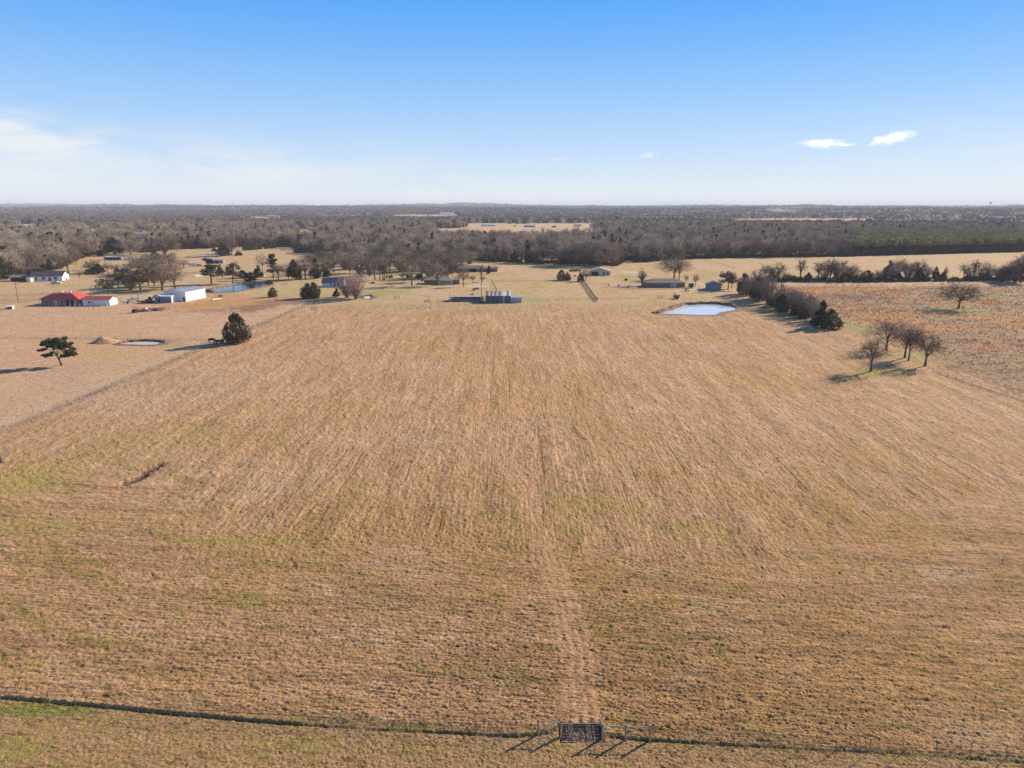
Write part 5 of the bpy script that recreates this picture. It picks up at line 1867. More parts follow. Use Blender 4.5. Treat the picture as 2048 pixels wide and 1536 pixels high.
# corral with the low shed
t = house('cattle_shed', 'long low dark cattle shed with a weathered roof edge left of the striped barn', 'shed', (-22.2, 331.0), 0, 14.4, 4.2, 2.1, .25, M_WOOD, mat('weathered_roof', (.42, .31, .26), .9, .2, 1), 'shed', .2, doors=[('f', 0, 14.0, .9, 1.15)])  # dark strip along the open front paints the shaded interior
t = thing('corral_fence', 'grey plank corral fence along the front of the low cattle shed', 'fence', (-22.0, 327.4, 0))
for k in range(8):
    MB().box((-7.6 + k * 2.2, 0, .75), (.16, .16, 1.7)).obj('post', M_POST, t)
for k in range(4):
    for j in range(7):
        MB().box((-6.5 + j * 2.2, -.10, .30 + k * .36), (2.18, .05, .26)).obj('plank', M_GREYSIDE if k < 2 else M_WOOD, t)
t = thing('loading_chute', 'steel cattle loading chute with a white rail left of the low shed', 'chute', (gp(903, 603).x, gp(903, 603).y, 0))
for (x, y, h) in ((-1, -1, 3.2), (1, -1, 2.2), (-1, 1, 4.0), (1, 1, 3.8), (2.2, -1, 1.6), (2.2, 1, 1.6)):
    MB().tube([(x, y, -.1), (x, y, h)], .07, 5).obj('post', M_RUSTSTEEL, t)
for y in (-1, 1):
    for z in (.5, .95, 1.4):
        MB().tube([(-1, y, z * 1.5), (2.2, y, z)], .045, 4).obj('rail', M_STEEL, t)
MB().tube([(-.6, -1.1, 1.2), (1.6, -1.1, 2.4)], .12, 5).obj('white_rail', M_TRIM, t)
MB().slab([(-3.4, -.8, .05), (-1, -.8, 1.0), (-1, .8, 1.0), (-3.4, .8, .05)], .1).obj('ramp', M_WOOD, t)
g = gp(948, 592)
t = thing('hay_bale', 'pale round hay bale tipped against the roof side of the cattle shed', 'bale', (g.x, 334.5, 0))
MB().tube([(-.7, 0, 1.6), (.9, .2, 2.3)], 1.15, 12).obj('bale', M_HAY, t)
t = thing('hay_pile', 'pile of loose tan hay between the cattle shed and the striped barn', 'hay pile', (gp(966, 601).x, gp(966, 601).y + .5, 0))
r_ = random.Random(2)
mb = MB()
for k in range(60):
    a, q = r_.uniform(0, 6.28), r_.uniform(0, 1)
    mb.box((math.cos(a) * q * 1.5, math.sin(a) * q * 1.2, (1 - q) * 1.9 + .1), (.7, .4, .35), r_.uniform(0, 3), r_.uniform(-.4, .4))
kind(mb.obj('hay', M_HAY, t), 'stuff')
t = thing('tarp', 'small blue tarp on the ground at the right end of the corral fence', 'tarp', (gp(953, 603).x, gp(953, 603).y - .5, 0))
MB().slab([(-1.4, -.6, .25), (1.2, -.7, .15), (1.3, .6, .65), (-1.3, .7, .8)], .05).obj('sheet', M_BLUE, t)
t = thing('water_trough', 'dark cattle trough in front of the gap by the striped barn', 'trough', (gp(964, 605).x, gp(964, 605).y - .5, 0))
MB().box((0, 0, .35), (2.6, .9, .7)).obj('tub', M_DARK, t)
MB().box((0, 0, .70), (2.4, .7, .04)).obj('water', W_CLEAR, t)
g = gp(855, 603)
t = thing('feeder', 'low dark slanted feed bunk alone left of the corral', 'feeder', (g.x, g.y, 0))
MB().slab([(-1.3, -.6, .1), (1.2, -.6, 1.2), (1.2, .8, 1.25), (-1.3, .8, .15)], .12).obj('board', M_WOOD, t)
MB().box((1.0, .1, .5), (.2, 1.2, 1.0)).obj('leg', M_WOOD, t)


# poles -----------------------------------------------------------------
def pole(px, py, top, label, arm=True, lamp=False, r=.15):
    g = gp(px, py)
    h = ztop(top, g.y)
    t = thing('utility_pole', label, 'utility pole', (g.x, g.y, 0))
    MB().tube([(0, 0, -.5), (.05, 0, h * .5), (.12, 0, h)], [r * 1.15, r, r * .75], 7).obj('pole', M_POLE, t)
    if arm:
        MB().box((.1, 0, h - .6), (2.2, .12, .14)).obj('crossarm', M_POLE, t)
        for x in (-.9, 0, .9):
            MB().tube([(.1 + x, 0, h - .53), (.1 + x, 0, h - .3)], .05, 5).obj('insulator', M_TRIM, t)
    if lamp:
        MB().tube([(.1, 0, h - 1.5), (-.7, -.3, h - 1.2)], .04, 4).obj('lamp_arm', M_STEEL, t)
        MB().tube([(-.7, -.3, h - 1.45), (-.7, -.3, h - 1.0)], [.28, .14], 7).obj('lamp_head', M_TRIM, t)
    return t


pole(37, 605, 564, 'weathered utility pole standing alone at the far left below the dark-roofed house')
pole(187, 619, 574, 'yard light pole with a white lamp in front of the white annex', False, True)
pole(277, 602, 582, 'short utility pole between the annex and the white barn', False)
pole(342, 578, 550, 'pale light pole behind the white barn', False, True, .11)
pole(211, 536, 518, 'small utility pole in front of the open stable', True)
pole(603, 578, 556, 'thin light pole on the yellow lawn right of the rippled pond', False, False, .1)
pole(659, 556, 524, 'thin dark pole rising behind the blue-roofed cottage', False, False, .12)
pole(749, 560, 524, 'utility pole with a white transformer at the four slim trees', True, True)
t = pole(963, 604, 531, 'tall vine-covered utility pole at the gap by the striped barn', True, False, .15)
vm = leafy(77, [(0, 0, z, .42, .7) for z in (14.4, 15.6, 13.2)] + [(0, 0, z, .16, .7) for z in (2, 4, 6, 8.5, 11)], 420, .2)
vm.materials.append(M_OAK)
link('vine', vm, t)
pole(972, 605, 577, 'bare dark post at the left end of the striped barn', False, False, .14)


# fences ----------------------------------------------------------------
def fence(label, pts, gap, hgt, pr=.07, pm=None, wires=4, group=None, jit=.04, name='wire_fence', posts=None, wr=.012):
    """posts along a ground line with wires between"""
    pts = [Vector((*p, 0)) for p in pts]
    t = thing(name, label, 'fence', pts[0], 0, group)
    if posts is None:
        posts = []
        for a, b in zip(pts, pts[1:]):
            n_ = max(1, round((b - a).length / gap))
            posts += [a.lerp(b, k / n_) for k in range(n_)]
        posts.append(pts[-1])
    base = MB().tube([(0, 0, -.3), (0, 0, hgt)], [pr, pr * .92], 6).mesh('post')
    base.materials.append(pm or M_POST)
    tops = []
    for p in posts:
        o = link('post', base, t)
        q = p - pts[0]
        o.location = (q.x + random.uniform(-jit, jit), q.y + random.uniform(-jit, jit), 0)
        o.rotation_euler = (random.uniform(-jit, jit), random.uniform(-jit, jit), random.uniform(0, 3))
        tops.append(q)
    for w in range(wires):
        z = hgt * (.22 + .7 * w / max(1, wires - 1))
        MB().tube([(q.x, q.y - pr, z) for q in tops], wr, 3, False).obj('wire', M_WIRE, t)
    return t


def nf(x):
    return (x, near_fence_y(x) + .15)


leftposts = [Vector((*((gp(px, py).x, gp(px, py).y)), 0)) for px, py in ((-62, 1388), (36, 1402), (100, 1409), (152, 1416), (215, 1422), (278, 1427), (340, 1431), (399, 1437), (462, 1441), (523, 1444), (584, 1448),
                                                                         (648, 1451), (712, 1454), (776, 1457), (840, 1460), (904, 1463), (968, 1466), (1030, 1468))]
fence('wire fence on thin steel posts running left from the cattle guard', [(p.x, p.y) for p in leftposts], 3, 1.35, .028, M_TPOST, 4, posts=leftposts)
rightposts = [Vector((gp(px, py).x, gp(px, py).y, 0)) for px, py in ((1349, 1482), (1398, 1485), (1468, 1489), (1535, 1493), (1604, 1496), (1672, 1500), (1738, 1503), (1805, 1506), (1872, 1509), (1940, 1512), (2010, 1516), (2080, 1520))]
fence('wire fence on thin steel posts running right from the cattle guard', [(p.x, p.y) for p in rightposts], 3, 1.35, .028, M_TPOST, 4, posts=rightposts)
for lab, pp_, rails in (('wooden corner brace of two posts and a top rail left of the cattle guard', ((1076, 1469), (1122, 1472)), 1),
                        ('wooden brace of three posts and two top rails right of the cattle guard', ((1204, 1478.5), (1251, 1480), (1299, 1481)), 1)):
    P = [gp(*q) for q in pp_]
    t = thing('fence_brace', lab, 'fence brace', P[0])
    for p in P:
        q = p - P[0]
        MB().tube([(q.x, q.y, -.4), (q.x + random.uniform(-.02, .02), q.y, .9), (q.x, q.y, 1.62)], [.105, .10, .095], 8).obj('post', M_POST, t)
    for a, b in zip(P, P[1:]):
        a, b = a - P[0], b - P[0]
        MB().tube([(a.x + .08, a.y - .02, 1.40), ((a.x + b.x) / 2, a.y, 1.37), (b.x - .08, b.y - .02, 1.36)], [.05, .055, .05], 7).obj('rail', M_RAIL, t)
    for w in range(4):
        MB().tube([((p - P[0]).x, (p - P[0]).y - .11, .25 + .28 * w) for p in P], .010, 3, False).obj('wire', M_WIRE, t)

# cattle guard
gx0, gx1, gy0, gy1 = 4.25, 7.82, 49.35, 51.5
t = thing('cattle_guard', 'steel-barred cattle guard over a dark pit in the fence gap', 'cattle guard', ((gx0 + gx1) / 2, (gy0 + gy1) / 2, 0))
wx_, wy_ = (gx1 - gx0) / 2, (gy1 - gy0) / 2
for k in range(12):
    y = -wy_ + 2 * wy_ * (k + .5) / 12
    MB().tube([(-wx_ + .12, y, .03), (wx_ - .12, y, .03)], .016, 6).obj('rail', M_STEEL if k % 3 else M_RUSTSTEEL, t)
for c0 in (-.85, .72):
    for k in range(4):
        x = c0 + (k - 1.5) * .115
        MB().box((x, 0, .085), (.020, 2 * wy_ - .1, .03)).obj('tread_bar', M_STEEL, t)
for y in (-wy_, wy_):
    MB().box((0, y, -.08), (2 * wx_, .12, .25)).obj('end_beam', M_RUSTSTEEL, t)
for x in (-1.2, 1.2):
    MB().box((x, 0, -.14), (.07, 2 * wy_ - .14, .18)).obj('stringer', M_RUSTSTEEL, t)
for x in (-wx_ - .02, wx_ + .02):
    MB().tube([(x, -wy_ * .6, .0), (x, -wy_ * .6, .75), (x, wy_ * .8, 1.1), (x, wy_ * .8, .0)], .035, 6).obj('side_wing', M_RAIL, t)
mb = MB()
r_ = random.Random(8)
for k in range(170):
    a = (r_.gauss(-.25, .6), r_.gauss(-.5, .38))
    if abs(a[0]) < wx_ - .2 and abs(a[1]) < wy_ - .1:
        z = r_.uniform(-.12, .03)
        mb.box((a[0], a[1], z), (r_.uniform(.06, .2), r_.uniform(.05, .14), r_.uniform(.04, .12)), r_.uniform(0, 3), r_.uniform(-.6, .6))
kind(mb.obj('weeds', mat('dead_weeds', (.30, .19, .115), .9, .45, 5), t), 'stuff')

lf = [(left_fence_x(y_) + .0, y_) for y_ in (118, 140, 165, 190, 214, 226, 260, 300, 335)]
fence('long wire fence along the left side of the hay field', lf, 4.2, 1.2, .055, M_POST, 3)
fence('wire fence across the left pasture behind the lone pine', gpoly([(-40, 677), (100, 677), (205, 678), (330, 680), (420, 682)]), 5, 1.2, .055, M_POST, 3)
hp = gpoly([(64, 609.5), (90, 611), (120, 612.5), (160, 613.2), (215, 612.5), (240, 608.5), (262, 607.5), (300, 606.5), (345, 605)])
fence('white post fence running in front of the red-roofed house and the white barn', hp, 2.25, 1.35, .09, M_TRIM, 3, name='post_fence')
fence('wire fence along the right edge of the hay field', gpoly([(1866, 744), (1960, 775), (2048, 803), (2200, 862)]), 3, 1.2, .05, M_POST, 3)
fence('wire fence from the striped barn towards the hedgerow', gpoly([(1055, 604.5), (1195, 600), (1320, 597.5), (1447, 599)]), 5, 1.2, .06, M_POST, 3)
fence('wire fence left of the corral behind the hay field', gpoly([(634, 619), (720, 607), (790, 600), (880, 604)]), 6, 1.2, .06, M_POST, 3)
fence('wire fence crossing the middle pasture behind the barn', gpoly([(975, 561), (1050, 562), (1160, 563)]), 5, 1.2, .06, M_POST, 3)
fence('dark fence line running back from the striped barn', gpoly([(983, 561), (990, 575), (995, 586)]), 3, 1.2, .09, M_POST, 4)
fence('fence on the hillside beyond the great spreading oak', gpoly([(1405, 521), (1440, 528), (1470, 537)]), 4, 1.3, .08, M_POST, 3)
fence('dark fence line below the far right tree row', gpoly([(1500, 566), (1700, 566.5), (1900, 563)]), 4, 1.2, .06, M_POST, 3)
fence('fence along the farm lane behind the left farm', gpoly([(150, 549), (300, 549.5), (420, 546), (560, 549)]), 5, 1.2, .06, M_POST, 3)
# slanting plank fence
P = [gp(1165, 563), gp(1172, 572), gp(1186, 592), gp(1195, 604)]
t = thing('plank_fence', 'weathered plank fence slanting down from the small cedar to the barn field', 'fence', P[0])
for a, b in zip(P, P[1:]):
    n_ = max(2, round((b - a).length / 2.6))
    for k in range(n_):
        p, q = a.lerp(b, k / n_) - P[0], a.lerp(b, (k + 1) / n_) - P[0]
        MB().box((p.x, p.y, .8), (.16, .16, 1.8)).obj('post', M_POST, t)
        dv = q - p
        an = math.atan2(dv.y, dv.x)
        for z in (.4, .8, 1.2):
            MB().box(((p.x + q.x) / 2, (p.y + q.y) / 2, z), (dv.length, .05, .2), an).obj('plank', M_WOOD, t)


def gate(px0, px1, py, label, m_=None, hgt=1.35):
    a, b = gp(px0, py), gp(px1, py)
    w = (b - a).length
    t = thing('farm_gate', label, 'gate', (*((a + b) / 2).to_2d(), 0))
    for s in (-1, 1):
        MB().tube([(s * w / 2, 0, -.2), (s * w / 2, 0, hgt + .25)], .09, 6).obj('post', M_POST, t)
    m_ = m_ or M_RUSTSTEEL
    for k in range(5):
        z = .25 + k * (hgt - .25) / 4
        MB().tube([(-w / 2, 0, z), (w / 2, 0, z)], .03, 4).obj('bar', m_, t)
    MB().tube([(0, 0, .25), (0, 0, hgt)], .03, 4).obj('brace', m_, t)
    return t


gate(623, 634, 620, 'tube gate in the corner of the hay field fence')
gate(1315, 1325, 597, 'tube gate in the wire fence left of the round brown bush')
gate(789, 799, 598, 'tube gate in the wire fence left of the feed bunk')
gate(1186, 1195, 600, 'tube gate at the lower end of the slanting plank fence')
gate(875, 889, 605, 'tube gate beside the loading chute')
gate(563, 574, 571, 'reddish tube pen panel on the grass right of the rippled pond', M_DKRED)
gate(1266, 1276, 578, 'low rail gate in the yard left of the brown-roofed house')
g = gp(613, 622)
t = thing('marker_post', 'short white marker post at the field corner gate', 'post', (g.x, g.y, 0))
MB().tube([(0, 0, -.2), (0, 0, .9)], .22, 8).obj('post', M_TRIM, t)
MB().tube([(0, 0, .9), (0, 0, 1.0)], [.24, .1], 8).obj('cap', M_TRIM, t)
g = gp(66, 826)
t = thing('fence_post', 'single thin wooden post alone in the left pasture', 'post', (g.x, g.y, 0))
MB().tube([(0, 0, -.3), (.03, 0, 1.9)], [.07, .06], 6).obj('post', M_POST, t)


# vehicles ----------------------------------------------------------------
def wheels(t, xs, yw, r, w=.24):
    for x in xs:
        for s in (-1, 1):
            o = MB().tube([(x, s * yw - w / 2, r), (x, s * yw + w / 2, r)], r, 12).obj('wheel', M_RUBBER, t)
            MB().tube([(x, s * yw + s * w * .4, r), (x, s * yw + s * (w / 2 + .02), r)], r * .5, 8).obj('rim', M_STEEL, o)


def pickup(px, py, rz, paint, label, cat='pickup truck'):
    g = gp(px, py)
    t = thing('pickup_truck', label, cat, (g.x, g.y, 0), rz)
    MB().box((0, 0, .72), (5.3, 1.85, .55)).box((1.9, 0, 1.02), (1.5, 1.75, .16)).obj('body', paint, t)
    MB().prism([(-.7, 1.0), (1.35, 1.0), (.75, 1.68), (-.55, 1.68)], -.82, .82).obj('cab', paint, t)
    MB().prism([(-.6, 1.08), (1.2, 1.08), (.72, 1.60), (-.5, 1.60)], -.84, .84).obj('window', M_GLASS, t)
    for s in (-1, 1):
        MB().box((-1.75, s * .88, 1.12), (1.8, .08, .36)).obj('bed_side', paint, t)
        MB().box((2.66, s * .65, .78), (.05, .36, .18)).obj('headlight', M_TRIM, t)
    MB().box((-2.62, 0, 1.10), (.08, 1.75, .36)).obj('tailgate', paint, t)
    wheels(t, (-1.65, 1.7), .82, .38)
    return t


pickup(113, 568, math.radians(4), M_TEAL, 'pale teal pickup parked below the white gable of the black-roofed house')
pickup(51, 560, math.radians(10), M_CARWHITE, 'white pickup in the shade of the carport')
pickup(1155, 543, math.radians(12), M_CARRED, 'red and white pickup on the grass left of the cream house')
pickup(1146, 543, math.radians(20), M_CARDARK, 'dark pickup behind bushes left of the red and white one')
pickup(419, 585, math.radians(-15), M_MAROON, 'dark maroon pickup at the right end of the white barn')
g = gp(385, 533)
t = thing('camper_trailer', 'white camper trailer parked alone in the upper left pasture', 'trailer', (g.x, g.y, 0), math.radians(30))
MB().prism([(-2.9, .55), (2.7, .55), (3.0, 1.3), (2.6, 2.75), (-2.6, 2.8), (-3.0, 1.6)], -1.15, 1.15).obj('body', M_CARWHITE, t)
for x in (-1.6, 1.2):
    MB().box((x, -1.17, 1.8), (1.1, .05, .6)).obj('window', M_GLASS, t)
MB().box((-.2, -1.17, 1.45), (.7, .05, 1.7)).obj('door', M_OFFWHITE, t)
wheels(t, (-.4, .5), 1.0, .33)
MB().tube([(2.8, 0, .5), (4.0, 0, .45)], .06, 5).obj('tongue', M_STEEL, t)
pickup(396, 532.5, math.radians(30), M_CARDARK, 'dark pickup in front of the white camper trailer')
g = gp(1382, 576)
t = thing('cargo_trailer', 'dark teal box trailer with a pale frame left of the grey garage', 'trailer', (g.x, g.y, 0), math.radians(2))
MB().box((0, 0, 1.55), (2.5, 2.0, 2.1)).obj('box', M_DKTEAL, t)
for x in (-1.22, 1.22):
    MB().box((x, -1.0, 1.55), (.12, .1, 2.2)).obj('frame', M_OFFWHITE, t)
MB().box((0, 0, .45), (2.7, 1.9, .15)).obj('bed', M_OFFWHITE, t)
wheels(t, (0,), 1.0, .32)
g = gp(1374, 582)
t = thing('utility_cart', 'small white-fronted yard cart with a canopy left of the teal trailer', 'cart', (g.x, g.y, 0), math.radians(-20))
MB().prism([(-1.2, .35), (1.2, .35), (1.25, .75), (.4, .85), (-1.2, .8)], -.62, .62).obj('body', M_OFFWHITE, t)
MB().box((-.3, 0, 1.85), (1.5, 1.2, .08)).obj('canopy', M_CONC, t)
for x in (-1.0, .4):
    for s in (-.55, .55):
        MB().tube([(x, s, .8), (x * .9, s, 1.85)], .03, 4).obj('canopy_post', M_DARK, t)
MB().box((-.4, 0, .95), (.5, 1.1, .3)).obj('seat', M_DARK, t)
wheels(t, (-.85, .85), .6, .25, .18)


def tractor(px, py, rz, label, paint):
    g = gp(px, py)
    t = thing('tractor', label, 'tractor', (g.x, g.y, 0), rz)
    MB().prism([(.2, .7), (1.9, .75), (1.95, 1.45), (.2, 1.6)], -.38, .38).obj('hood', paint, t)
    MB().box((-.6, 0, .85), (1.7, .7, .5)).obj('chassis', paint, t)
    MB().box((-.6, 0, 1.35), (.6, .6, .5)).obj('seat', M_DARK, t)
    for s in (-1, 1):
        MB().box((-.75, s * .72, 1.45), (1.1, .4, .12)).obj('fender', paint, t)
        for x in (-1.2, 0):
            MB().tube([(x, s * .6, 1.4), (x, s * .55, 2.5)], .04, 4).obj('canopy_post', M_DARK, t)
    MB().box((-.6, 0, 2.55), (1.6, 1.35, .1)).obj('canopy', paint, t)
    MB().tube([(1.2, .15, 1.5), (1.2, .15, 2.3)], .045, 5).obj('exhaust', M_DARK, t)
    for s in (-1, 1):
        MB().tube([(-.75, s * .62, .75), (-.75, s * 1.02, .75)], .75, 14).obj('rear_wheel', M_RUBBER, t)
        MB().tube([(1.55, s * .5, .42), (1.55, s * .76, .42)], .42, 12).obj('front_wheel', M_RUBBER, t)
    return t


tractor(273, 625, math.radians(70), 'dark red tractor casting a long shadow in the left pasture', M_TRACTOR)
g = gp(300, 622)
t = thing('flatbed_trailer', 'flatbed trailer loaded with scrap lumber right of the dark red tractor', 'trailer', (g.x, g.y, 0), math.radians(22))
MB().box((2.0, 0, .75), (8.4, 2.2, .18)).obj('deck', M_WOOD, t)
MB().tube([(-2.2, 0, .7), (-3.6, 0, .6)], .08, 5).obj('tongue', M_RUSTSTEEL, t)
wheels(t, (1.6, 2.6), 1.15, .4)
r_ = random.Random(4)
for k in range(9):
    MB().box((r_.uniform(0, 4.4), r_.uniform(-.8, .8), .95 + .10 * (k % 4)), (r_.uniform(2, 4), .25, .12), r_.uniform(-.25, .25)).obj('plank', (M_WOOD, M_RAIL, M_RUST)[k % 3], t)
g = gp(292, 622.5)
t = thing('water_tank', 'white plastic tank on a dark skid between the tractor and the flatbed trailer', 'tank', (g.x - .3, g.y - .6, 0), math.radians(15))
MB().tube([(-1.1, 0, 1.15), (-.9, 0, 1.15), (.9, 0, 1.15), (1.1, 0, 1.15)], [.45, .72, .72, .45], 12).obj('tank', M_OFFWHITE, t)
MB().box((0, 0, .35), (2.4, 1.3, .25)).obj('skid', M_DARK, t)
wheels(t, (0,), .8, .38)
g = gp(325, 619)
t = thing('hay_rake', 'yellow hay rake with spoked wheels at the end of the scrap trailer', 'hay rake', (g.x, g.y, 0), math.radians(15))
MB().tube([(-3, 0, .8), (3, .3, .9)], .08, 5).obj('beam', M_YEL, t)
for k in range(5):
    x = -2.4 + k * 1.2
    o = MB().tube([(x, -.35, .62), (x + .1, -.30, .62)], .60, 12).obj('rake_wheel', M_YEL, t)
    MB().tube([(x, -.1, .62), (x, .1, .85)], .05, 4).obj('axle', M_RUSTSTEEL, o)
g = gp(300, 606)
t = thing('excavator', 'small dark excavator with its arched boom raised left of the white barn', 'excavator', (g.x, g.y, 0), math.radians(8))
for s in (-1, 1):
    MB().prism([(-1.5, .05), (1.5, .05), (1.8, .4), (1.5, .8), (-1.5, .8), (-1.8, .4)], s * .95 - .25, s * .95 + .25).obj('track', M_RUBBER, t)
MB().box((-.5, 0, 1.35), (2.6, 1.9, .9)).obj('house', mat('machine_green', (.06, .09, .06), .5), t)
MB().prism([(-.2, 1.8), (1.0, 1.8), (.8, 3.0), (-.2, 3.0)], -.9, .1).obj('cab', M_DARK, t)
MB().tube([(.8, .3, 1.5), (2.2, .3, 3.3), (3.6, .3, 3.6)], [.24, .28, .2], 6).obj('boom', M_DARK, t)
MB().tube([(3.5, .3, 3.7), (4.4, .3, 2.8), (4.5, .3, 1.4)], [.2, .2, .15], 6).obj('arm', M_DARK, t)
MB().prism([(4.2, 1.5), (4.8, 1.4), (4.9, .7), (4.2, .6), (3.9, 1.0)], .0, .7).obj('bucket', M_DARK, t)
g = gp(285, 606)
t = thing('utility_trailer', 'low pale utility trailer left of the excavator', 'trailer', (g.x, g.y, 0), math.radians(12))
MB().box((0, 0, .6), (4.6, 1.9, .14)).obj('deck', M_CONC, t)
for s in (-1, 1):
    MB().box((0, s * .93, .85), (4.6, .06, .4)).obj('side_rail', M_RUSTSTEEL, t)
wheels(t, (-.4, .5), 1.05, .33)
for k, (px, py, m_, lab) in enumerate(((258, 607, M_OFFWHITE, 'white boat on a low trailer beside the annex'), (265, 602.5, M_OFFWHITE, 'second white boat farther up the farm yard'))):
    g = gp(px, py)
    t = thing('boat', lab, 'boat', (g.x, g.y, 0), math.radians(20))
    n_ = 7
    vs, fs = [], []
    for i in range(n_):
        f = i / (n_ - 1)
        x = -2.4 + 4.8 * f
        hw_ = .95 * (1 - max(0, f - .55) ** 2 / .2025 * .95)
        vs += [(x, -hw_, 1.35 + .25 * f * f), (x, 0, .65 + .3 * max(0, f - .6)), (x, hw_, 1.35 + .25 * f * f)]
    for i in range(n_ - 1):
        a = i * 3
        fs += [(a, a + 3, a + 4, a + 1), (a + 1, a + 4, a + 5, a + 2), (a, a + 2, a + 5, a + 3)]
    fs.append((0, 1, 2))
    MB().add(vs, fs).obj('hull', m_, t)
    MB().box((.3, 0, 1.6), (.5, 1.2, .45)).obj('console', M_GLASS, t)
    MB().box((0, 0, .45), (5.0, .2, .12)).obj('trailer_frame', M_STEEL, t)
    wheels(t, (-.5,), .9, .3)
g = gp(20, 618)
t = thing('calf_shelter', 'small low white-roofed shelter casting a shadow at the left picture edge', 'shelter', (g.x, g.y, 0), math.radians(14))
MB().slab([(-1.6, -1.2, 1.0), (1.6, -1.2, 1.3), (1.6, 1.2, 1.6), (-1.6, 1.2, 1.3)], .1).obj('roof', M_WHITE, t)
MB().box((1.3, 0, .6), (.15, 2.0, 1.2)).box((-1.3, 0, .5), (.15, 2.0, 1.0)).obj('wall', M_OFFWHITE, t)
MB().box((0, .9, .5), (2.6, .1, 1.0)).obj('back_wall', M_WOOD, t)
a, b = gp(424, 601.5), gp(442, 599)
t = thing('pipe', 'long white pipe lying on bare orange soil right of the white barn', 'pipe', ((a + b) / 2))
d_ = (b - a) / 2
MB().tube([(-d_.x, -d_.y, .42), (d_.x, d_.y, .42)], .42, 10).obj('pipe', M_OFFWHITE, t)
MB().tube([(-d_.x - .05, -d_.y, .42), (-d_.x + .25, -d_.y + .05, .42)], .47, 10).obj('pipe_collar', M_WOOD, t)
a, b = gp(389, 554), gp(405, 552)
t = thing('culvert_wall', 'low pale concrete wall beside the farm lane behind the white barn', 'wall', ((a + b) / 2))
d_ = (b - a) / 2
MB().box((0, 0, .6), (2 * d_.length, .5, 1.3), math.atan2(d_.y, d_.x)).obj('wall', M_CONC, t)
MB().box((0, 0, 1.3), (2 * d_.length + .2, .65, .12), math.atan2(d_.y, d_.x)).obj('coping', M_CONC, t)
g = gp(763, 568)
t = thing('play_slide', 'small pale playground slide on the lawn right of the big thicket', 'slide', (g.x, g.y, 0), .4)
MB().slab([(-.2, -.3, 2.3), (.3, -.3, 2.0), (.3, .3, 2.0), (-.2, .3, 2.3)], .08).slab([(.3, -.3, 2.0), (1.8, -.3, .4), (1.8, .3, .4), (.3, .3, 2.0)], .08).obj('chute', M_CREAM, t)
for s in (-.3, .3):
    MB().tube([(-.2, s, 0), (-.2, s, 2.6)], .05, 5).obj('post', M_TRIM, t)
g = gp(746, 567)
t = thing('fire_wood', 'low dark heap of cut wood on the lawn right of the big thicket', 'wood pile', (g.x, g.y, 0))
for k in range(7):
    MB().tube([(-1.2, -.6 + .4 * (k % 4), .25 + .38 * (k // 4)), (1.1, -.55 + .4 * (k % 4), .25 + .38 * (k // 4))], .2, 7).obj('log', M_BARK, t)
g = gp(449, 684)
t = thing('hay_ring_sign', 'dark feeder frame on two posts beside the big cedar', 'feeder', (g.x + .3, g.y + 1.2, 0))
for s in (-1, 1):
    MB().tube([(s * .75, 0, -.2), (s * .75, 0, 2.4)], .09, 6).obj('post', M_POST, t)
MB().box((0, 0, 2.25), (.8, .12, .5)).obj('board', M_DARK, t)
MB().box((0, 0, .9), (1.5, .08, .12)).obj('rail', M_POST, t)
# clay heap beside the milky pond
g = gp(203, 685)
n_, m_ = 28, 9
vs, fs = [(0, 0, 2.2)], []
r_ = random.Random(6)
for q in range(1, m_):
    f = q / (m_ - 1)
    for k in range(n_):
        a = 2 * math.pi * k / n_
        rad_ = f * (3.6 + .5 * math.sin(3 * a) + (4.0 if math.cos(a) > 0 else 0) * abs(math.cos(a)) ** 2)
        vs.append((rad_ * math.cos(a), rad_ * math.sin(a) * .8, max(-.2, 2.2 * (1 - f) ** 1.15 + r_.uniform(-.12, .12) * (1 - f) - .1 * f)))
for k in range(n_):
    fs.append((0, 1 + k, 1 + (k + 1) % n_))
for q in range(m_ - 2):
    for k in range(n_):
        a, b = 1 + q * n_ + k, 1 + q * n_ + (k + 1) % n_
        fs.append((a, a + n_, b + n_, b))
o = MB().add(vs, fs).obj('dirt_mound', M_BANK2, loc=(g.x, g.y, 0))
o['label'] = 'pointed heap of orange clay at the left end of the milky pond'
o['category'] = 'dirt mound'


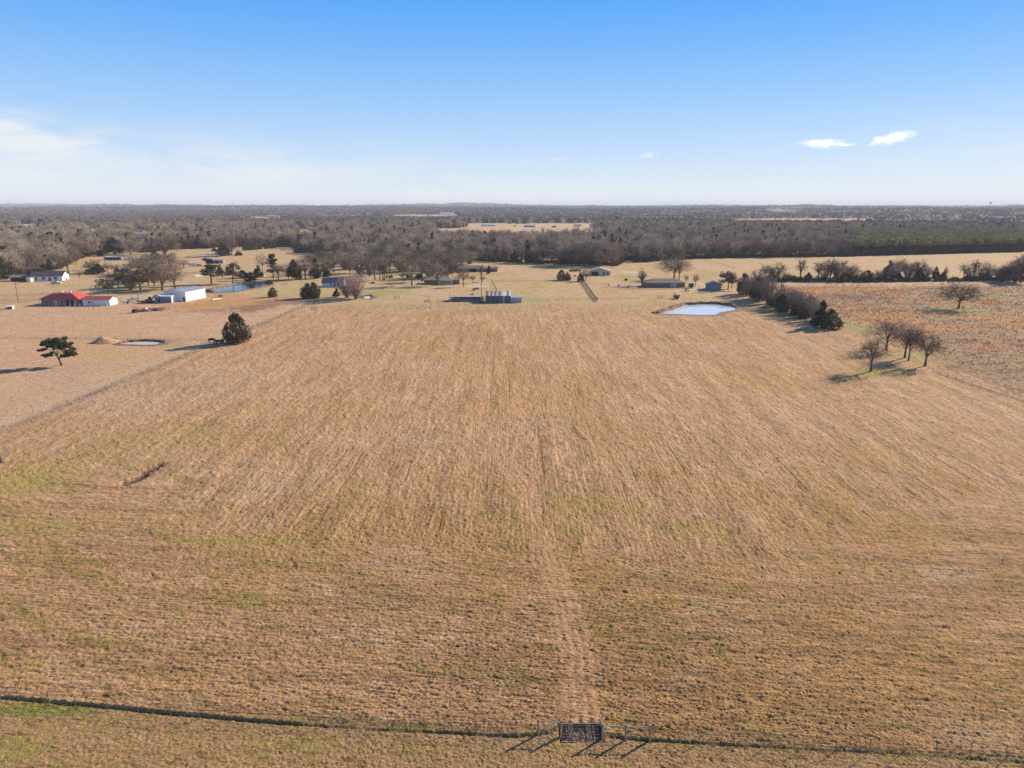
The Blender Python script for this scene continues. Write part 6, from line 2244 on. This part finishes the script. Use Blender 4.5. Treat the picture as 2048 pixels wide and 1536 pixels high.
# cattle -------------------------------------------------------------------
def cow(px, py, rz, m_, label, graze=True, white=False, dy=0):
    g = gp(px, py)
    t = thing('cow', label, 'cow', (g.x, g.y + dy, 0), rz)
    vs = [(-1.05, 0, 1.12), (-.75, 0, 1.10), (-.1, 0, 1.02), (.5, 0, 1.05), (.85, 0, 1.15)]
    rs_ = [.26, .36, .42, .40, .30]
    es = [(0, 1), (1, 2), (2, 3), (3, 4)]
    neck = [(1.2, 0, .85 if graze else 1.3), (1.5, 0, .42 if graze else 1.38), (1.62, 0, .15 if graze else 1.2)]
    o_ = len(vs)
    vs += neck
    rs_ += [.19, .16, .10]
    es += [(4, o_), (o_, o_ + 1), (o_ + 1, o_ + 2)]
    for (x, s, base) in ((-.82, -1, 1), (-.82, 1, 1), (.62, -1, 3), (.62, 1, 3)):
        k = len(vs)
        back = x < 0
        vs += [(x, s * .22, .72), (x + (-.12 if back else .02), s * .22, .42), (x + (-.04 if back else .0), s * .22, .04)]
        rs_ += [.16, .085, .075]
        es += [(base, k), (k, k + 1), (k + 1, k + 2)]
    k = len(vs)
    vs += [(-1.28, 0, .95), (-1.3, 0, .45)]
    rs_ += [.045, .05]
    es += [(0, k), (k, k + 1)]
    me = bpy.data.meshes.new('body')
    me.from_pydata(vs, es, [])
    ob = link('body', me, t)
    sk = ob.modifiers.new('skin', 'SKIN')
    for v, r__ in zip(me.skin_vertices[0].data, rs_):
        v.radius = (r__, r__)
    me.skin_vertices[0].data[2].use_root = True
    sd = ob.modifiers.new('smooth', 'SUBSURF')
    sd.levels = sd.render_levels = 1
    me.materials.append(m_)
    hz = neck[1][2] + .12
    for s in (-1, 1):
        MB().slab([(1.38, s * .12, hz), (1.50, s * .12, hz + .03), (1.46, s * .34, hz), (1.38, s * .34, hz - .05)], .03).obj('ear', m_, t)
    if white:
        MB().slab([(1.60, -.09, .42), (1.72, -.07, .18), (1.72, .07, .18), (1.60, .09, .42)], .03).obj('white_face', M_COWW, t)
    return t


cow(424, 684.5, math.radians(10), M_COW, 'black cow at the left end of the group in the cedar shadow')
cow(437, 688, math.radians(175), M_COW, 'black cow lowest in the group in the cedar shadow')
cow(446, 686, math.radians(-70), M_COW, 'black cow with a white face in the cedar shadow', True, True)
cow(460, 685, math.radians(20), M_COW, 'black cow nearest the trunk of the big cedar')
cow(954, 580.5, math.radians(160), M_COWB, 'dark brown cow behind the striped barn, left of its companion')
cow(949, 581.5, math.radians(30), M_COWB, 'small dark brown cow left of another behind the striped barn', False)

# far buildings and towers ----------------------------------------------------
FARB = [(982, 452.5, 20, 5, M_WHITE, M_PALEROOF, 'white farm building in the pale field beyond the woods'), (968, 452, 12, 4, M_WHITE, M_GREYROOF, 'smaller white building left of the white farm building beyond the woods'),
        (1059, 454.5, 24, 5, M_LEANTO, M_GREYROOF, 'long grey barn in the pale field beyond the woods'), (1155, 453, 16, 5, M_WHITE, M_GREYROOF, 'white house at the right end of the pale field beyond the woods'),
        (1108, 455, 9, 4, M_BRICK, M_SHINGLE, 'small dark shed in the pale field beyond the woods'), (1030, 453, 5, 3, M_BRICK, M_SHINGLE, 'tiny shed left of the long grey barn beyond the woods'),
        (316, 464.5, 22, 4, M_WHITE, M_PALEROOF, 'long white-roofed shed among the far left trees'), (240, 464, 12, 6, M_WHITE, M_GREYROOF, 'white house among the far left trees'),
        (278, 464, 16, 4, M_CREAM, M_GREYROOF, 'pale shed between the white house and the white-roofed shed'), (188, 462.5, 8, 4, M_WHITE, M_PALEROOF, 'small white shed at the left of the far left buildings'),
        (626, 461, 18, 6, M_CREAM, M_CREAMROOF, 'tan house between dark evergreens beyond the grove'), (650, 460.5, 12, 5, M_CREAM, M_CREAMROOF, 'pale house right of the tan one beyond the grove'),
        (490, 486, 10, 5, M_CREAM, M_CREAMROOF, 'tan house behind the evergreen row of the upper left field'), (895, 431, 60, 8, M_WHITE, M_PALEROOF, 'long white shed on the far plain above the woods'),
        (1530, 425, 190, 8, M_WHITE, M_PALEROOF, 'very long white building on the far right plain'), (1832, 417.2, 130, 12, M_WHITE, M_PALEROOF, 'white factory near the horizon on the right'),
        (421, 449, 14, 5, M_WHITE, M_PALEROOF, 'white shed in the middle of the left woods'), (1428, 453, 10, 5, M_CREAM, M_GREYROOF, 'pale shed in the right woods'),
        (545, 435, 50, 7, M_CREAM, M_CREAMROOF, 'row of tan buildings on the far left plain'), (2010, 416.2, 90, 10, M_WHITE, M_PALEROOF, 'white sheds near the horizon at the far right')]
for (px, py, w, h, wm, rm, lab) in FARB:
    g = gp(px, py)
    hz = float(hills(np.array([g.x]), np.array([g.y]))[0])
    s = math.hypot(g.x, g.y)
    lift = 0
    house('far_building', lab, 'building', (g.x, g.y), math.atan2(-g.x, g.y) * .6, w, max(6, w * .35), h * .75 + lift, h * .3, wm, rm, 'gable', .3, z0=hz - .5,
          wins=[('f', -w * .25, w * .12, lift + h * .25, h * .25), ('f', w * .2, w * .12, lift + h * .25, h * .25)])
d_ = 5200.0
x_ = (467 - 1024) / F * (d_ * math.cos(PITCH) + 42 * math.sin(PITCH))
hz = float(hills(np.array([x_]), np.array([d_]))[0])
t = thing('radio_mast', 'thin red and white radio mast on the left skyline', 'mast', (x_, d_, hz))
htop = ztop(404, d_) - hz
for k in range(6):
    MB().tube([(0, 0, htop * k / 6), (0, 0, htop * (k + 1) / 6)], 1.1, 5).obj('section', (M_CARRED, M_TRIM)[k % 2], t)
x_ = (450 - 1024) / F * (d_ * math.cos(PITCH) + 42 * math.sin(PITCH))
hz = float(hills(np.array([x_]), np.array([d_ + 100]))[0])
t = thing('grain_silos', 'small pale block of silos on the left skyline beside the mast', 'silo', (x_, d_ + 100, hz))
zz = ztop(410.5, d_ + 100) - hz
for k in range(4):
    MB().tube([(-14 + k * 9, 0, 0), (-14 + k * 9, 0, zz)], 4.4, 10).obj('silo', M_CONC, t)
d_ = 4300.0
x_ = (1978 - 1024) / F * (d_ * math.cos(PITCH) + 42 * math.sin(PITCH))
hz = float(hills(np.array([x_]), np.array([d_]))[0])
zt = ztop(403.5, d_) - hz
t = thing('water_tower', 'dark water tower on the right skyline', 'water tower', (x_, d_, hz))
MB().tube([(0, 0, zt - 9), (0, 0, zt - 6), (0, 0, zt - 2.5), (0, 0, zt)], [2, 7, 7, 1.5], 14).obj('tank', mat('tower_grey', (.16, .17, .19), .6), t)
for k in range(5):
    a = k * 1.2566
    MB().tube([(math.cos(a) * 7, math.sin(a) * 7, 0), (math.cos(a) * 5, math.sin(a) * 5, zt - 6)], .45, 5).obj('leg', MATS['tower_grey'], t)
for px, top, lab in ((1357, 411.2, 'thin far tower right of the middle of the skyline'), (1188, 423, 'small pale far tower in the woods haze')):
    d_ = 5000.0 if px > 1300 else 2600.0
    x_ = (px - 1024) / F * (d_ * math.cos(PITCH) + 42 * math.sin(PITCH))
    hz = float(hills(np.array([x_]), np.array([d_]))[0])
    t = thing('tower', lab, 'tower', (x_, d_, hz))
    zt = max(18, ztop(top, d_) - hz)
    MB().tube([(0, 0, 0), (0, 0, zt)], 1.2, 6).obj('mast', M_CONC, t)
    MB().tube([(0, 0, zt), (0, 0, zt + 2.5)], [1.8, 1.5], 8).obj('head', M_CONC, t)


# small clouds ------------------------------------------------------------------
def cloud(px, py, wpx, hpx, label, seed, dens, tilt=0.0):
    d = 16000.0
    dr = Vector(ray(px, py))
    c = Vector((0, 0, CAM_H)) + dr * (d / dr.y)
    sx, sz = wpx * d / F / 2, hpx * d / F / 2
    m = bpy.data.materials.new('cloud')
    m.use_nodes = True
    nt = m.node_tree
    nt.nodes.clear()
    out = nt.nodes.new('ShaderNodeOutputMaterial')
    pv = nt.nodes.new('ShaderNodeVolumePrincipled')
    pv.inputs['Color'].default_value = (.98, .98, .98, 1)
    pv.inputs['Anisotropy'].default_value = .35
    tc = nt.nodes.new('ShaderNodeTexCoord')
    no = nt.nodes.new('ShaderNodeTexNoise')
    no.inputs['Scale'].default_value = 2.2
    no.inputs['Detail'].default_value = 5
    mp = nt.nodes.new('ShaderNodeMapping')
    mp.inputs['Location'].default_value = (seed, 0, 0)
    mp.inputs['Scale'].default_value = (1.6, 1, .8)
    nt.links.new(tc.outputs['Object'], mp.inputs[0])
    nt.links.new(mp.outputs[0], no.inputs['Vector'])
    ln = nt.nodes.new('ShaderNodeVectorMath')
    ln.operation = 'LENGTH'
    nt.links.new(tc.outputs['Object'], ln.inputs[0])

    def mth(op, a, b):
        n_ = nt.nodes.new('ShaderNodeMath')
        n_.operation = op
        for i, v in enumerate((a, b)):
            if isinstance(v, (int, float)):
                n_.inputs[i].default_value = v
            else:
                nt.links.new(v, n_.inputs[i])
        return n_.outputs[0]
    q = mth('SUBTRACT', mth('ADD', mth('MULTIPLY', no.outputs[0], 2.2), -.35), mth('MULTIPLY', ln.outputs['Value'], 1.0))
    q = mth('MULTIPLY', mth('MAXIMUM', q, 0.0), dens)
    nt.links.new(q, pv.inputs['Density'])
    nt.links.new(pv.outputs[0], out.inputs['Volume'])
    bm = bmesh.new()
    bmesh.ops.create_icosphere(bm, subdivisions=3, radius=1.0)
    me = bpy.data.meshes.new('cloud')
    bm.to_mesh(me)
    bm.free()
    me.materials.append(m)
    o = link('cloud', me, loc=c)
    o.scale = (sx, sx * .6, sz)
    o.rotation_euler = (0, -tilt, 0)
    o['label'] = label
    o['category'] = 'cloud'
    return o


cloud(1648, 287, 132, 22, 'flat small white cloud left of the brighter slanted one', 1.3, .0030)
cloud(1784, 277, 108, 28, 'bright slanted white cloud at the right of the sky', 4.7, .0042, .2)
cloud(1297, 311, 52, 18, 'faint puff of cloud right of the middle of the sky', 8.1, .0022)
cloud(1118, 317, 46, 12, 'faint flat puff of cloud in the middle of the sky', 11.4, .002)
cloud(1053, 323, 40, 9, 'faintest flat puff left of two others in the middle sky', 14.9, .002)
cloud(1100, 300, 24, 10, 'tiny faint puff above two others in the middle sky', 17.2, .002)

# air ----------------------------------------------------------------------------
hm = bpy.data.materials.new('haze')
hm.use_nodes = True
hm.node_tree.nodes.clear()
ho = hm.node_tree.nodes.new('ShaderNodeOutputMaterial')
hv = hm.node_tree.nodes.new('ShaderNodeVolumePrincipled')
hv.inputs['Color'].default_value = (.80, .86, 1.0, 1)
hv.inputs['Density'].default_value = 7.5e-5
hv.inputs['Anisotropy'].default_value = .0
hm.node_tree.links.new(hv.outputs[0], ho.inputs['Volume'])
hz_ = MB().box((0, 0, 42.5), (37000, 37000, 115)).obj('haze', hm)
kind(hz_, 'stuff')
